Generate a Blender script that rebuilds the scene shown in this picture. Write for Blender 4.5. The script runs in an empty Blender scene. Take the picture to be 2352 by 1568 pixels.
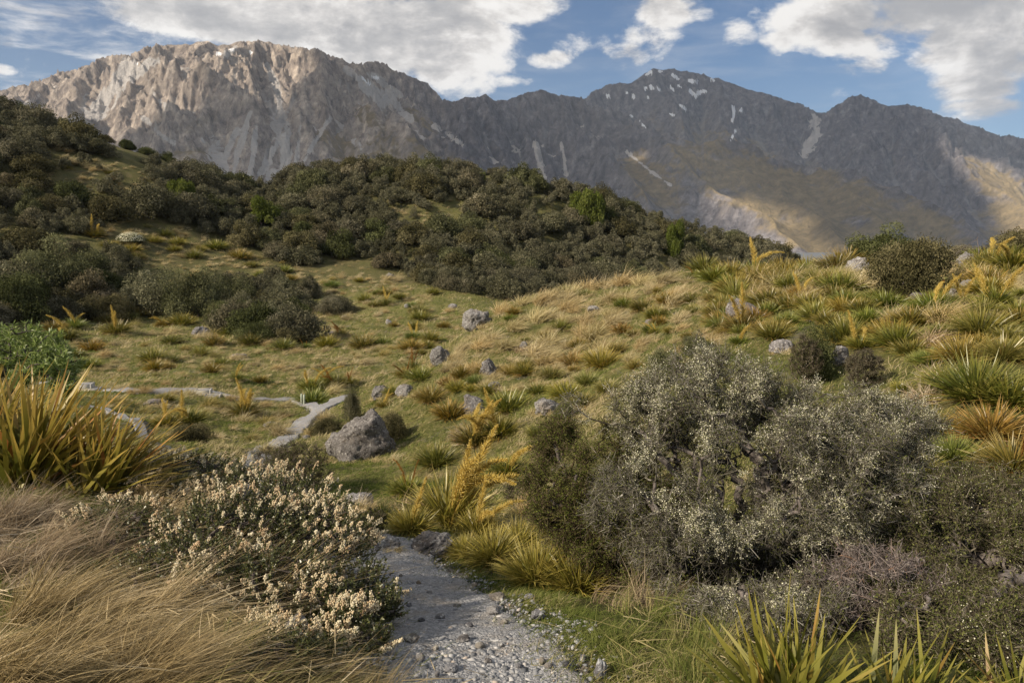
import bpy, math, random
import numpy as np
from math import radians, sin, cos, tan, atan, atan2, pi, log, exp, sqrt
rng = np.random.default_rng(7)
random.seed(7)
scene = bpy.context.scene
COL = scene.collection
# ------------------------------------------------------------ camera
F = 1699.0; CU, CV = 1176.0, 784.0; PITCH = radians(8.0)
CAMZ = 1.65
cd = bpy.data.cameras.new('camera'); cam = bpy.data.objects.new('camera', cd); COL.objects.link(cam)
cd.sensor_width = 36.0; cd.lens = 36.0 * F / 2352.0
cd.clip_start = 0.05; cd.clip_end = 60000
cam.location = (0, 0, CAMZ); cam.rotation_euler = (pi/2 - PITCH, 0, 0)
scene.camera = cam

def rays(u, v):
    """pixel of the 2352 wide view -> world direction (unnormalised, y about 1)"""
    u = np.asarray(u, float); v = np.asarray(v, float)
    a = (u - CU) / F; b = (CV - v) / F
    return np.stack([a, cos(PITCH) + b*sin(PITCH), -sin(PITCH) + b*cos(PITCH)], -1)
def at(u, v, Y):
    d = rays(u, v); Y = np.asarray(Y, float)
    return np.array([0, 0, CAMZ]) + d / d[..., 1:2] * Y[..., None]
def proj(P):
    P = np.asarray(P, float) - np.array([0, 0, CAMZ])
    f = P[..., 1]*cos(PITCH) - P[..., 2]*sin(PITCH)
    up = P[..., 1]*sin(PITCH) + P[..., 2]*cos(PITCH)
    f = np.where(f < 1e-3, 1e-3, f)
    return CU + F*P[..., 0]/f, CV - F*up/f

# ------------------------------------------------------------ node helpers
def new_mat(name):
    m = bpy.data.materials.new(name); m.use_nodes = True
    m.node_tree.nodes.clear(); return m, NT(m.node_tree)
class NT:
    def __init__(s, t): s.t = t
    def n(s, typ, **kw):
        nd = s.t.nodes.new(typ)
        for k, v in kw.items():
            if k == 'inp':
                for kk, vv in v.items(): s.put(nd.inputs[kk], vv)
            else: setattr(nd, k, v)
        return nd
    def put(s, sock, v):
        if isinstance(v, bpy.types.NodeSocket): s.t.links.new(v, sock)
        elif isinstance(v, (tuple, list)) and len(v) == 3 and sock.type == 'RGBA': sock.default_value = (*v, 1)
        else: sock.default_value = v
    def m(s, op, a, b=0.0, c=None, clamp=False):
        nd = s.n('ShaderNodeMath', operation=op, use_clamp=clamp)
        s.put(nd.inputs[0], a); s.put(nd.inputs[1], b)
        if c is not None: s.put(nd.inputs[2], c)
        return nd.outputs[0]
    def mix(s, f, a, b, mode='MIX'):
        nd = s.n('ShaderNodeMix', data_type='RGBA', blend_type=mode)
        s.put(nd.inputs[0], f); s.put(nd.inputs[6], a); s.put(nd.inputs[7], b)
        return nd.outputs[2]
    def noise(s, vec, scale, detail=4, rough=0.55, typ=None, dist=0.0, lac=2.0):
        nd = s.n('ShaderNodeTexNoise')
        if typ: nd.noise_type = typ
        s.put(nd.inputs['Vector'], vec); nd.inputs['Scale'].default_value = scale
        nd.inputs['Detail'].default_value = detail; nd.inputs['Roughness'].default_value = rough
        nd.inputs['Distortion'].default_value = dist; nd.inputs['Lacunarity'].default_value = lac
        return nd.outputs[0]
    def vmap(s, vec, scale=(1, 1, 1), loc=(0, 0, 0), rot=(0, 0, 0)):
        nd = s.n('ShaderNodeMapping'); s.put(nd.inputs['Vector'], vec)
        nd.inputs['Scale'].default_value = scale; nd.inputs['Location'].default_value = loc
        nd.inputs['Rotation'].default_value = rot; return nd.outputs[0]
    def sstep(s, x, a, b):
        nd = s.n('ShaderNodeMapRange', interpolation_type='SMOOTHSTEP')
        s.put(nd.inputs['Value'], x); s.put(nd.inputs['From Min'], a); s.put(nd.inputs['From Max'], b)
        return nd.outputs[0]
    def ramp(s, f, stops):
        nd = s.n('ShaderNodeValToRGB'); s.put(nd.inputs[0], f); e = nd.color_ramp.elements
        while len(e) < len(stops): e.new(0.5)
        for i, (p, c) in enumerate(stops): e[i].position = p; e[i].color = (*c, 1)
        return nd.outputs[0]
    def attr(s, name, out='Fac'):
        return s.n('ShaderNodeAttribute', attribute_name=name).outputs[out]
    def pos(s): return s.n('ShaderNodeNewGeometry').outputs['Position']
    def out(s, surf=None, vol=None):
        o = s.n('ShaderNodeOutputMaterial')
        if surf is not None: s.put(o.inputs['Surface'], surf)
        if vol is not None: s.put(o.inputs['Volume'], vol)

# ------------------------------------------------------------ sky, sun, exposure
SUN_EL = radians(32); SUN_AZ = radians(-122)       # azimuth from +Y, clockwise positive (towards +X)
SUN = np.array([sin(SUN_AZ)*cos(SUN_EL), cos(SUN_AZ)*cos(SUN_EL), sin(SUN_EL)])
world = bpy.data.worlds.new("World"); scene.world = world; world.use_nodes = True
wt = world.node_tree; wt.nodes.clear(); W = NT(wt)
sky = W.n('ShaderNodeTexSky', sky_type='NISHITA', sun_disc=False)
sky.sun_elevation = SUN_EL; sky.sun_rotation = SUN_AZ; sky.altitude = 800
sky.air_density = 1.0; sky.dust_density = 0.6; sky.ozone_density = 1.5
tc = W.n('ShaderNodeTexCoord').outputs['Generated']
sx = W.n('ShaderNodeSeparateXYZ'); W.put(sx.inputs[0], tc)
X, Y_, Z = sx.outputs
az = W.m('ARCTAN2', X, Y_)
el = W.m('ARCSINE', Z)
def azel(u, v):
    d = rays(u, v); d = d/np.linalg.norm(d); return atan2(d[0], d[1]), math.asin(d[2])
def blob(u, v, ru, rv, w, tilt=0.0):
    a, e = azel(u, v)
    da = W.m('SUBTRACT', az, a); de = W.m('SUBTRACT', el, e)
    if tilt: de = W.m('ADD', de, W.m('MULTIPLY', da, tilt))
    q = W.m('ADD', W.m('POWER', W.m('ABSOLUTE', W.m('DIVIDE', da, ru/F)), 2.0), W.m('POWER', W.m('ABSOLUTE', W.m('DIVIDE', de, rv/F)), 2.0))
    return W.m('MULTIPLY', W.m('MAXIMUM', W.m('SUBTRACT', 1.0, q), 0.0), w)
def total(lst):
    s = None
    for b in lst:
        t = blob(*b); s = t if s is None else W.m('ADD', s, t)
    return s
CLOUDS = [  # u, v, ru, rv, weight
 (800,40,400,120,1.25), (560,60,280,80,.75), (960,110,200,90,.8), (1075,165,120,100,1.0), (880,190,150,70,.6),
 (1330,105,75,42,.9), (1265,138,55,22,.75), (1420,95,55,40,.7), (1430,135,60,35,.65), (1510,75,80,80,.95), (1560,5,110,50,.8),
 (1690,85,45,40,.6), (1780,110,40,32,.65), (1230,12,130,40,.7), (1100,40,160,70,.7), (1640,40,60,22,.3),
 (1880,45,105,75,.95), (2070,30,330,80,1.15), (1960,135,85,50,.85), (2060,150,70,35,.5), (2290,140,150,100,1.1), (2170,130,70,60,.6),
 (2220,210,90,36,.7), (1930,215,45,18,.4), (2240,262,140,26,1.0), (1185,190,60,16,.7), (150,60,420,200,.12), (330,20,150,50,.25), (0,160,30,14,.9),
 (350,25,160,50,.5)]
GREY = [(620,50,320,60,.5), (900,150,260,50,.3), (2160,10,280,75,1.15), (2340,180,95,140,1.0), (1400,0,250,60,.5), (2120,120,150,30,.4), (1960,175,90,25,.5), (860,-60,300,90,.5)]
dens = total(CLOUDS); grey = total(GREY)
nv = W.vmap(tc, scale=(1, 1, 1.9))
n1 = W.noise(nv, 6.5, 10, 0.66, dist=0.35)
n2 = W.noise(W.vmap(tc, scale=(1, 1, 1.6), loc=(3, 1, 2)), 20, 8, 0.68, dist=.3)
n3 = W.noise(W.vmap(tc, scale=(2.0, 2.0, 9), rot=(0.1, 0.25, 0)), 5, 6, 0.62, dist=0.4)   # streaky cirrus
# background cloud field away from the traced clouds (all round the sky)
far = W.m('MULTIPLY', W.sstep(W.m('ABSOLUTE', az), 0.68, 0.95), 0.62)
far2 = W.m('MULTIPLY', W.sstep(el, 0.30, 0.5), 0.62)
field = W.m('ADD', W.m('ADD', dens, W.m('MAXIMUM', far, far2)), W.m('MULTIPLY', W.m('SUBTRACT', n1, 0.5), 2.7))
field = W.m('ADD', field, W.m('MULTIPLY', W.m('SUBTRACT', n2, 0.5), 1.5))
alpha = W.sstep(field, 0.34, 1.05)
cir = W.m('MULTIPLY', W.sstep(n3, 0.42, 0.78), W.m('ADD', 0.16, W.m('MULTIPLY', blob(170, 90, 520, 260, 1.0), 0.85)))
alpha = W.m('MAXIMUM', alpha, cir)
g = W.m('ADD', W.m('MULTIPLY', grey, 0.85), W.m('MULTIPLY', W.m('SUBTRACT', W.noise(W.vmap(tc, scale=(1,1,2.4), loc=(0,0,0.035)), 7.0, 7, 0.6), 0.5), 1.6))
relief = W.m('SUBTRACT', n1, W.noise(W.vmap(nv, loc=(0.030, 0.0, -0.045)), 6.5, 7, 0.62, dist=0.35))
relief2 = W.m('SUBTRACT', n2, W.noise(W.vmap(tc, scale=(1, 1, 1.6), loc=(3.012, 1, 1.985)), 20, 5, 0.62, dist=.3))
g = W.m('SUBTRACT', g, W.m('ADD', W.m('MULTIPLY', relief, 2.6), W.m('MULTIPLY', relief2, 1.2)))
thick = W.sstep(field, 0.7, 2.2)
g = W.m('ADD', g, W.m('MULTIPLY', thick, 0.35))
gl = W.sstep(g, -0.05, 1.15)
ccol = W.ramp(gl, [(0.0, (9.0, 8.7, 8.3)), (0.3, (6.8, 6.5, 6.2)), (0.65, (5.0, 4.85, 4.75)), (1.0, (3.7, 3.65, 3.7))])
skyc = W.mix(1.0, sky.outputs[0], (0.50, 0.62, 0.74), 'MULTIPLY')
colr = W.mix(alpha, skyc, ccol)
bg = W.n('ShaderNodeBackground', inp={'Color': colr, 'Strength': 0.067})
wo = W.n('ShaderNodeOutputWorld', inp={'Surface': bg.outputs[0]})
world.cycles.sampling_method = 'MANUAL'; world.cycles.sample_map_resolution = 512

sd = bpy.data.lights.new('sun', 'SUN'); sun = bpy.data.objects.new('sun', sd); COL.objects.link(sun)
sd.energy = 5.0; sd.angle = radians(2.0); sd.color = (1.0, 0.86, 0.69)
from mathutils import Vector
sun.rotation_euler = Vector(SUN).to_track_quat('Z', 'Y').to_euler()
sun.location = (-20, -10, 40)
scene.view_settings.view_transform = 'Standard'; scene.view_settings.look = 'None'
scene.view_settings.exposure = 0.90; scene.view_settings.gamma = 1.0
scene.cycles.max_bounces = 6; scene.cycles.diffuse_bounces = 3; scene.cycles.transparent_max_bounces = 8
scene.cycles.glossy_bounces = 1; scene.cycles.transmission_bounces = 2; scene.cycles.volume_bounces = 0
scene.cycles.caustics_reflective = False; scene.cycles.caustics_refractive = False

# ------------------------------------------------------------ mesh helpers
def tag(o, label=None, cat=None, group=None, kind=None):
    if label: o['label'] = label
    if cat: o['category'] = cat
    if group: o['group'] = group
    if kind: o['kind'] = kind
    return o
def mkmesh(name, V, faces, smooth=False, attrs=None, mat=None):
    """V (N,3); faces: list of int arrays (M,3)/(M,4)"""
    me = bpy.data.meshes.new(name); V = np.ascontiguousarray(V, np.float32)
    me.vertices.add(len(V)); me.vertices.foreach_set('co', V.ravel())
    if not isinstance(faces, (list, tuple)): faces = [faces]
    faces = [f for f in faces if len(f)]
    tot = np.concatenate([np.full(len(f), f.shape[1], np.int32) for f in faces])
    idx = np.concatenate([np.ascontiguousarray(f, np.int32).ravel() for f in faces])
    me.loops.add(len(idx)); me.loops.foreach_set('vertex_index', idx)
    me.polygons.add(len(tot)); st = np.zeros(len(tot), np.int32); st[1:] = np.cumsum(tot)[:-1]
    me.polygons.foreach_set('loop_start', st); me.polygons.foreach_set('loop_total', tot)
    if smooth: me.polygons.foreach_set('use_smooth', np.ones(len(tot), bool))
    me.update(calc_edges=True)
    for k, a in (attrs or {}).items():
        at_ = me.attributes.new(k, 'FLOAT', 'POINT'); at_.data.foreach_set('value', np.ascontiguousarray(a, np.float32))
    if mat: me.materials.append(mat)
    return me
def ob(name, me, parent=None, loc=None, rot=None, scale=None):
    o = bpy.data.objects.new(name, me); COL.objects.link(o)
    if parent is not None: o.parent = parent
    if loc is not None: o.location = loc
    if rot is not None: o.rotation_euler = rot
    if scale is not None: o.scale = (scale,)*3 if np.isscalar(scale) else scale
    return o
def grid_faces(nr, nc, wrap=False):
    i = np.arange(nr-1)[:, None]; j = np.arange(nc if wrap else nc-1)[None, :]
    j2 = (j+1) % nc
    return np.stack([i*nc+j, i*nc+j2, (i+1)*nc+j2, (i+1)*nc+j], -1).reshape(-1, 4)

# ------------------------------------------------------------ numpy noise
def _h(ix, iy, s):
    h = (ix.astype(np.int64)*374761393 + iy.astype(np.int64)*668265263 + s*974711) & 0xffffffff
    h = ((h ^ (h >> 13))*1274126177) & 0xffffffff
    return (h ^ (h >> 16))
def gnoise(x, y, s=0):
    ix = np.floor(x).astype(np.int64); iy = np.floor(y).astype(np.int64); fx = x-ix; fy = y-iy
    ux = fx*fx*fx*(fx*(fx*6-15)+10); uy = fy*fy*fy*(fy*(fy*6-15)+10)
    def gr(a, b, dx, dy):
        t = _h(a, b, s).astype(np.float32)*(2*pi/4294967296.0); return np.cos(t)*dx + np.sin(t)*dy
    a = gr(ix, iy, fx, fy); b = gr(ix+1, iy, fx-1, fy); c = gr(ix, iy+1, fx, fy-1); d = gr(ix+1, iy+1, fx-1, fy-1)
    return (a + (b-a)*ux + (c-a)*uy + (a-b-c+d)*ux*uy)*1.5
def fbm(x, y, o=5, s=0, g=0.5):
    r = 0; a = 1.0
    for k in range(o): r = r + a*gnoise(x*2**k+17.3*k, y*2**k-9.1*k, s+k); a *= g
    return r
def ridged(x, y, o=5, s=0, g=0.5):
    r = 0; a = 1.0; w = 1.0
    for k in range(o):
        n = 1-np.abs(gnoise(x*2**k+7.3*k, y*2**k+3.1*k, s+k))*1.6; n = np.clip(n, 0, 1)**2*w
        r = r + a*n; w = np.clip(n*1.6, 0, 1); a *= g
    return r
def sst(x, a, b):
    t = np.clip((x-a)/(b-a), 0, 1); return t*t*(3-2*t)

# ------------------------------------------------------------ near ground as a heightfield
CP = [  # u, v, distance of ground points seen in the picture
 (1100,1568,2.8),(1000,1400,3.9),(880,1262,5.6),(1350,1500,3.0),(1500,1400,3.6),(1700,1420,4.0),(1800,1568,2.7),(1250,1450,3.3),
 (300,1420,3.1),(0,1568,2.3),(600,1568,2.45),(100,1130,4.9),(0,1200,4.2),(300,1200,4.4),(600,1350,3.8),(450,1130,5.4),(620,1150,6.0),(800,1290,5.2),(150,1010,6.6),(0,960,7.5),(300,1020,7.6),
 (560,1080,12.5),(690,980,22),(700,1060,15.5),(800,1055,15),(1000,1100,11),(1000,1180,8.2),(850,1160,9.2),(1100,1250,6.3),(1200,1350,4.6),(1300,1150,8),
 (1000,1050,12.5),(1150,960,15),(1250,900,17),(1100,830,22),(1300,800,22),(1095,745,27),(1200,700,29),(1300,668,29),(1450,648,28),(1600,640,25),(1700,700,18),(1850,632,21),
 (1700,780,13.5),(1900,700,15),(2100,700,12),(2100,850,8.7),(2300,800,8),(2300,650,12.5),(2340,600,17),(2100,620,17),(2300,1000,6),(2300,1200,4.5),(2300,1450,3.2),
 (1950,1000,7),(1500,1000,9),(1500,850,13.5),(1400,930,12.5),(1950,1250,5.0),(1000,930,19),
 (950,880,32),(600,930,30),(200,890,32),(470,900,30),(780,915,27),(870,910,24),(900,820,42),(500,800,45),(950,745,58),(1050,705,64),(300,740,56),(700,670,72),(900,650,74),
 (250,640,66),(0,700,54),(0,800,40),(430,970,23),(300,960,22),
 (0,285,98),(200,340,98),(400,395,104),(500,428,108),(560,448,110),(650,435,112),(750,415,112),(950,405,115),(1100,415,115),(1200,430,115),(1300,455,116),(1400,490,118),(1500,518,118),(1600,545,120),(1700,570,122),(1800,600,124),
 (100,420,84),(200,500,80),(500,560,84),(800,530,96),(1100,550,98),(1400,585,104),(1600,628,108),(350,470,88),(-200,200,98),(-200,500,70),(-300,700,45),
 (2450,600,17),(2450,800,8),(2500,1200,4.5),(-150,1000,6.5),(-100,1300,3.6)]
CPX = [  # x, y, z  hidden or outside the picture (z relative to the camera)
 (0,-1.2,-1.62),(0,1.2,-1.66),(0.9,1.2,-1.6),(-1.2,1.2,-1.4),(-3,.5,-1.3),(3,.5,-1.5),(-12,-4,0),(12,-4,.5),(0,-12,-.8),(0,-60,0),(-60,-30,8),(60,-30,5),
 (4.5,36,-4.6),(2,46,-6.2),(9,36,-3.6),(14,40,-4.5),(8,60,-7.5),(20,60,-7.5),(12,85,-7),(30,90,-9),(18,30,-2.3),(24,40,-4),(35,60,-9),(60,100,-22),(60,60,-10),(30,20,-1.5),
 (-60,150,8),(-110,150,14),(0,150,0),(40,150,-8),(80,160,-25),(-100,230,-20),(0,230,-30),(100,230,-50),(-160,300,-55),(0,320,-58),(180,320,-60),(-120,60,10),(-160,120,22),(130,40,-15)]
pts = at(np.array([c[0] for c in CP]), np.array([c[1] for c in CP]), np.array([c[2] for c in CP])) - np.array([0, 0, CAMZ])
pts = np.concatenate([pts, np.array(CPX, float)])
pa = np.arctan2(pts[:, 0], pts[:, 1]); pr = np.hypot(pts[:, 0], pts[:, 1]); pv = pts[:, 2]/pr
KA = 1.0
def feats(a, r): return np.stack([np.cos(a)*KA*1.4, np.sin(a)*KA*1.4, np.log(r)], -1)
PF = feats(pa, pr); C2 = 0.12**2
def kern(A, B):
    d2 = ((A[:, None, :]-B[None, :, :])**2).sum(-1); return -np.sqrt(d2+C2)
Kx = kern(PF, PF); n = len(PF)
Pm = np.concatenate([np.ones((n, 1)), PF], 1)
M_ = np.zeros((n+4, n+4)); M_[:n, :n] = Kx - 0.0008*np.eye(n)*-1; M_[:n, n:] = Pm; M_[n:, :n] = Pm.T
sol = np.linalg.solve(M_, np.concatenate([pv, np.zeros(4)]))
def ground_raw(a, r):
    sh = a.shape; a = a.ravel(); r = r.ravel(); o = np.empty(len(a))
    for i in range(0, len(a), 20000):
        f = feats(a[i:i+20000], r[i:i+20000])
        o[i:i+20000] = kern(f, PF) @ sol[:n] + sol[n] + f @ sol[n+1:]
    return (o*r).reshape(sh)
AZ0, AZ1, NAZ = -0.96, 0.96, 760
R0, R1, NR = 1.0, 420.0, 860
azf = np.linspace(AZ0, AZ1, NAZ); lrf = np.linspace(log(R0), log(R1), NR)
def detail(x, y, r):
    z = 0.06*fbm(x*0.9, y*0.9, 4, 3)*sst(r, 1.2, 5) + 0.22*fbm(x*0.22, y*0.22, 3, 11)*sst(r, 6, 16) + 0.8*fbm(x*0.05, y*0.05, 3, 21)*sst(r, 40, 90)
    return z
# coarse evaluation then refine bilinearly
ca = np.linspace(AZ0, AZ1, 191); cl = np.linspace(log(R0), log(R1), 216)
CG = ground_raw(*np.meshgrid(ca, np.exp(cl)))
def bil(G, ai, ri):
    ai = np.clip(ai, 0, G.shape[1]-1.001); ri = np.clip(ri, 0, G.shape[0]-1.001)
    i = ai.astype(int); j = ri.astype(int); fa = ai-i; fr = ri-j
    return (G[j, i]*(1-fa)+G[j, i+1]*fa)*(1-fr) + (G[j+1, i]*(1-fa)+G[j+1, i+1]*fa)*fr
AA, LL = np.meshgrid(azf, lrf); RR = np.exp(LL)
GZ = bil(CG, (AA-AZ0)/(AZ1-AZ0)*190, (LL-log(R0))/(log(R1)-log(R0))*215)
GX = RR*np.sin(AA); GY = RR*np.cos(AA)
far_floor = -60.0
GZ = GZ + detail(GX, GY, RR); w_ = sst(RR, 300, 400); GZ = GZ*(1-w_) + far_floor*w_ + CAMZ
def gz(x, y):
    """ground height at world x, y (inside the fine fan)"""
    x = np.asarray(x, float); y = np.asarray(y, float)
    a = np.arctan2(x, y); lr = np.log(np.maximum(np.hypot(x, y), R0))
    return bil(GZ, (a-AZ0)/(AZ1-AZ0)*(NAZ-1), (lr-log(R0))/(log(R1)-log(R0))*(NR-1))
_t = np.exp(np.linspace(log(1.6), log(400), 900))
def hit(u, v):
    """first ground point seen through each pixel; nan where only sky or mountains"""
    u = np.atleast_1d(np.asarray(u, float)); v = np.atleast_1d(np.asarray(v, float))
    d = rays(u, v); d = d/d[:, 1:2]; out = np.full((len(u), 3), np.nan)
    for i in range(0, len(u), 2000):
        dd = d[i:i+2000]
        P = dd[:, None, :]*_t[None, :, None] + np.array([0, 0, CAMZ])
        below = P[..., 2] < gz(P[..., 0], P[..., 1])
        k = below.argmax(1); ok = below.any(1)
        k0 = np.maximum(k-1, 0)
        idx = np.arange(len(dd))
        A = P[idx, k0]; B = P[idx, k]
        ha = A[:, 2]-gz(A[:, 0], A[:, 1]); hb = B[:, 2]-gz(B[:, 0], B[:, 1])
        f = np.clip(ha/np.maximum(ha-hb, 1e-9), 0, 1)[:, None]
        Q = A + (B-A)*f; Q[:, 2] = gz(Q[:, 0], Q[:, 1]); Q[~ok] = np.nan
        out[i:i+2000] = Q
    return out
def px(o_, d_): return F*o_/d_
# path centre lines (pixels)
PATHS = [
 dict(c=[(1120,1800,.46),(1110,1568,.40),(1060,1470,.38),(1000,1390,.36),(945,1330,.34),(890,1275,.32),(850,1240,.32)], name='gravel_path'),
 dict(c=[(560,1130,.28),(520,1095,.26),(450,1062,.20),(370,1030,.16),(325,995,.15),(290,965,.14),(250,945,.13),(200,935,.13)], name='gravel_path'),
 dict(c=[(560,1130,.28),(575,1095,.3),(600,1062,.3),(630,1030,.31),(655,1010,.32),(685,985,.36),(700,968,.36),(740,940,.36),(775,920,.42),(800,908,.45)], name='gravel_path'),
 dict(c=[(735,942,.22),(690,925,.26),(640,920,.28),(590,919,.25),(540,915,.25),(500,905,.3),(450,899,.36),(380,899,.4),(300,898,.3),(240,897,.3),(190,892,.3),(100,880,.3)], name='gravel_path')]
def spline(P, m):
    P = np.asarray(P, float); k = np.arange(len(P)); t = np.linspace(0, len(P)-1, m)
    e = np.concatenate([2*P[:1]-P[1:2], P, 2*P[-1:]-P[-2:-1]]); i = np.minimum(t.astype(int), len(P)-2); f = (t-i)[:, None]
    p0, p1, p2, p3 = e[i], e[i+1], e[i+2], e[i+3]
    return 0.5*((2*p1)+(-p0+p2)*f+(2*p0-5*p1+4*p2-p3)*f**2+(-p0+3*p1-3*p2+p3)*f**3)
for pth in PATHS:
    c = pth['c']; Q = hit([q[0] for q in c if q[1] < 1700], [q[1] for q in c if q[1] < 1700])
    if c[0][1] > 1700:
        Q = np.concatenate([[[-.02, -0.6, 0], [-.03, 1.3, 0]], Q]); hw = [.5, .5]+[q[2] for q in c[1:]]
    else: hw = [q[2] for q in c]
    L_ = spline(np.concatenate([Q[:, :2], np.array(hw)[:, None]], 1), 40*len(Q)); pth['line'] = L_
def path_d(x, y):
    """signed distance to path edge (negative inside)"""
    x = np.asarray(x, float); y = np.asarray(y, float); best = np.full(x.shape, 1e9)
    for p in PATHS:
        L_ = p['line'][::5]
        lo = L_[:, :2].min(0)-3; hi = L_[:, :2].max(0)+3
        s = (x > lo[0]) & (x < hi[0]) & (y > lo[1]) & (y < hi[1])
        if not s.any(): continue
        xs, ys = x[s], y[s]; b = np.full(xs.shape, 1e9)
        for k in range(len(L_)-1):
            ax, ay, aw = L_[k]; bx, by, bw = L_[k+1]
            dx, dy = bx-ax, by-ay; t = np.clip(((xs-ax)*dx+(ys-ay)*dy)/(dx*dx+dy*dy+1e-9), 0, 1)
            b = np.minimum(b, np.hypot(xs-ax-dx*t, ys-ay-dy*t)-(aw+(bw-aw)*t))
        best[s] = np.minimum(best[s], b)
    return best
PD = path_d(GX, GY)
edge_n = 0.10*fbm(GX*3, GY*3, 3, 40)
# ---- ground material
m_ground, T = new_mat('ground')
P = T.pos()
big = T.noise(P, 0.16, 4, 0.6); mid = T.noise(T.vmap(P, loc=(5, 9, 0)), 0.9, 5, 0.65); fine = T.noise(P, 7.0, 6, 0.7); vfine = T.noise(P, 45.0, 4, 0.7)
c1 = T.ramp(mid, [(0.32, (.08, .10, .025)), (0.5, (.17, .165, .055)), (0.68, (.31, .25, .11))])
c2 = T.ramp(fine, [(0.32, (.04, .055, .014)), (0.5, (.15, .15, .05)), (0.70, (.36, .29, .15))])
base = T.mix(0.5, c1, c2)
straw = T.sstep(T.m('ADD', T.m('MULTIPLY', big, 0.6), T.m('MULTIPLY', mid, 0.5)), 0.54, 0.70)
base = T.mix(T.m('MULTIPLY', straw, 0.6), base, (.30, .235, .12))
earth = T.sstep(T.noise(T.vmap(P, loc=(2, 4, 1)), 1.3, 6, 0.75), 0.57, 0.64)
stonec = T.ramp(vfine, [(0.3, (.10, .08, .065)), (0.6, (.24, .22, .20)), (0.8, (.34, .33, .32))])
base = T.mix(T.m('MULTIPLY', earth, 0.55), base, stonec)
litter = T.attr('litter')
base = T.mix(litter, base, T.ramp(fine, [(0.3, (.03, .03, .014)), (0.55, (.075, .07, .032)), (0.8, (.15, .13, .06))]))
sxyz = T.n('ShaderNodeSeparateXYZ'); T.put(sxyz.inputs[0], P)
base = T.mix(T.sstep(sxyz.outputs[1], 300.0, 700.0), base, (.13, .14, .15))
pe = T.attr('pathedge')
pen = T.sstep(T.m('ADD', pe, T.m('MULTIPLY', T.m('SUBTRACT', fine, 0.5), 0.9)), 0.35, 0.6)
base = T.mix(pen, base, T.ramp(vfine, [(0.25, (.12, .105, .085)), (0.5, (.25, .225, .185)), (0.75, (.42, .37, .30))]))
bmp = T.n('ShaderNodeBump', inp={'Height': T.m('ADD', T.m('MULTIPLY', fine, 1.0), T.m('MULTIPLY', vfine, 0.25)), 'Strength': 1.0, 'Distance': 0.2})
bs = T.n('ShaderNodeBsdfPrincipled', inp={'Base Color': base, 'Roughness': 0.95, 'Normal': bmp.outputs[0], 'Specular IOR Level': 0.1})
T.out(bs.outputs[0])
# assemble whole sheet: fine fan + coarse rest of the circle + outer rows
az_all = np.concatenate([azf, np.linspace(AZ1, 2*pi+AZ0, 72)[1:-1]])
lr_in = np.log([0.02, 0.3, 0.6]); lr_out = np.log([520, 700, 1000, 1500, 2500, 5000, 10000, 30000])
lr_all = np.concatenate([lr_in, lrf, lr_out])
A2, L2 = np.meshgrid(az_all, lr_all); R2 = np.exp(L2); X2 = R2*np.sin(A2); Y2 = R2*np.cos(A2); Z2 = np.full(A2.shape, far_floor+CAMZ)
ni = len(lr_in)
Z2[ni:ni+NR, :NAZ] = GZ - sst(-PD, -.06, .04)*(.012+.006*RR)   # bed of the path
sub = ground_raw(A2[ni:ni+NR:20, NAZ:], R2[ni:ni+NR:20, NAZ:])
full = np.empty((NR, A2.shape[1]-NAZ)); rows = np.arange(0, NR, 20)
for j in range(full.shape[1]): full[:, j] = np.interp(np.arange(NR), rows, sub[:, j])
full = full*(1-w_[:, :1]) + far_floor*w_[:, :1] + CAMZ
# stitch at both borders
for k in range(4):
    f_ = (k+1)/5.0
    full[:, k] = full[:, k]*f_ + GZ[:, -1]*(1-f_); full[:, -1-k] = full[:, -1-k]*f_ + GZ[:, 0]*(1-f_)
Z2[ni:ni+NR, NAZ:] = full
Z2[:ni, :] = Z2[ni, :].mean()*0.6 + 0.0
Z2[:ni, :] = Z2[ni, :].mean()
pe_ = np.zeros(A2.shape); pe_[ni:ni+NR, :NAZ] = sst(-(PD+edge_n), -0.22, 0.0)
lit_ = np.zeros(A2.shape)
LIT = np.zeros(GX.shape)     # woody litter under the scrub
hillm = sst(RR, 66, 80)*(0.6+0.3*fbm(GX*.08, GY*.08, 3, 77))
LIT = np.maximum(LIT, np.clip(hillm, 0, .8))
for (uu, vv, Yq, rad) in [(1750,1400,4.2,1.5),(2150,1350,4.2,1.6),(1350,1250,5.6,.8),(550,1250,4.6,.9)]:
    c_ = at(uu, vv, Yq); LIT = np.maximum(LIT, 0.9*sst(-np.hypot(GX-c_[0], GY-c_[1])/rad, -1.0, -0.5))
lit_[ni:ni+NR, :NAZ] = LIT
V = np.stack([X2, Y2, Z2], -1).reshape(-1, 3)
me = mkmesh('ground', V, grid_faces(len(lr_all), len(az_all), wrap=True)[:, ::-1], True, {'pathedge': pe_.ravel(), 'litter': lit_.ravel()}, m_ground)
tag(ob('ground', me), 'grassy tussock and earth ground of the valley and hillside', None, None, 'structure')

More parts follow.
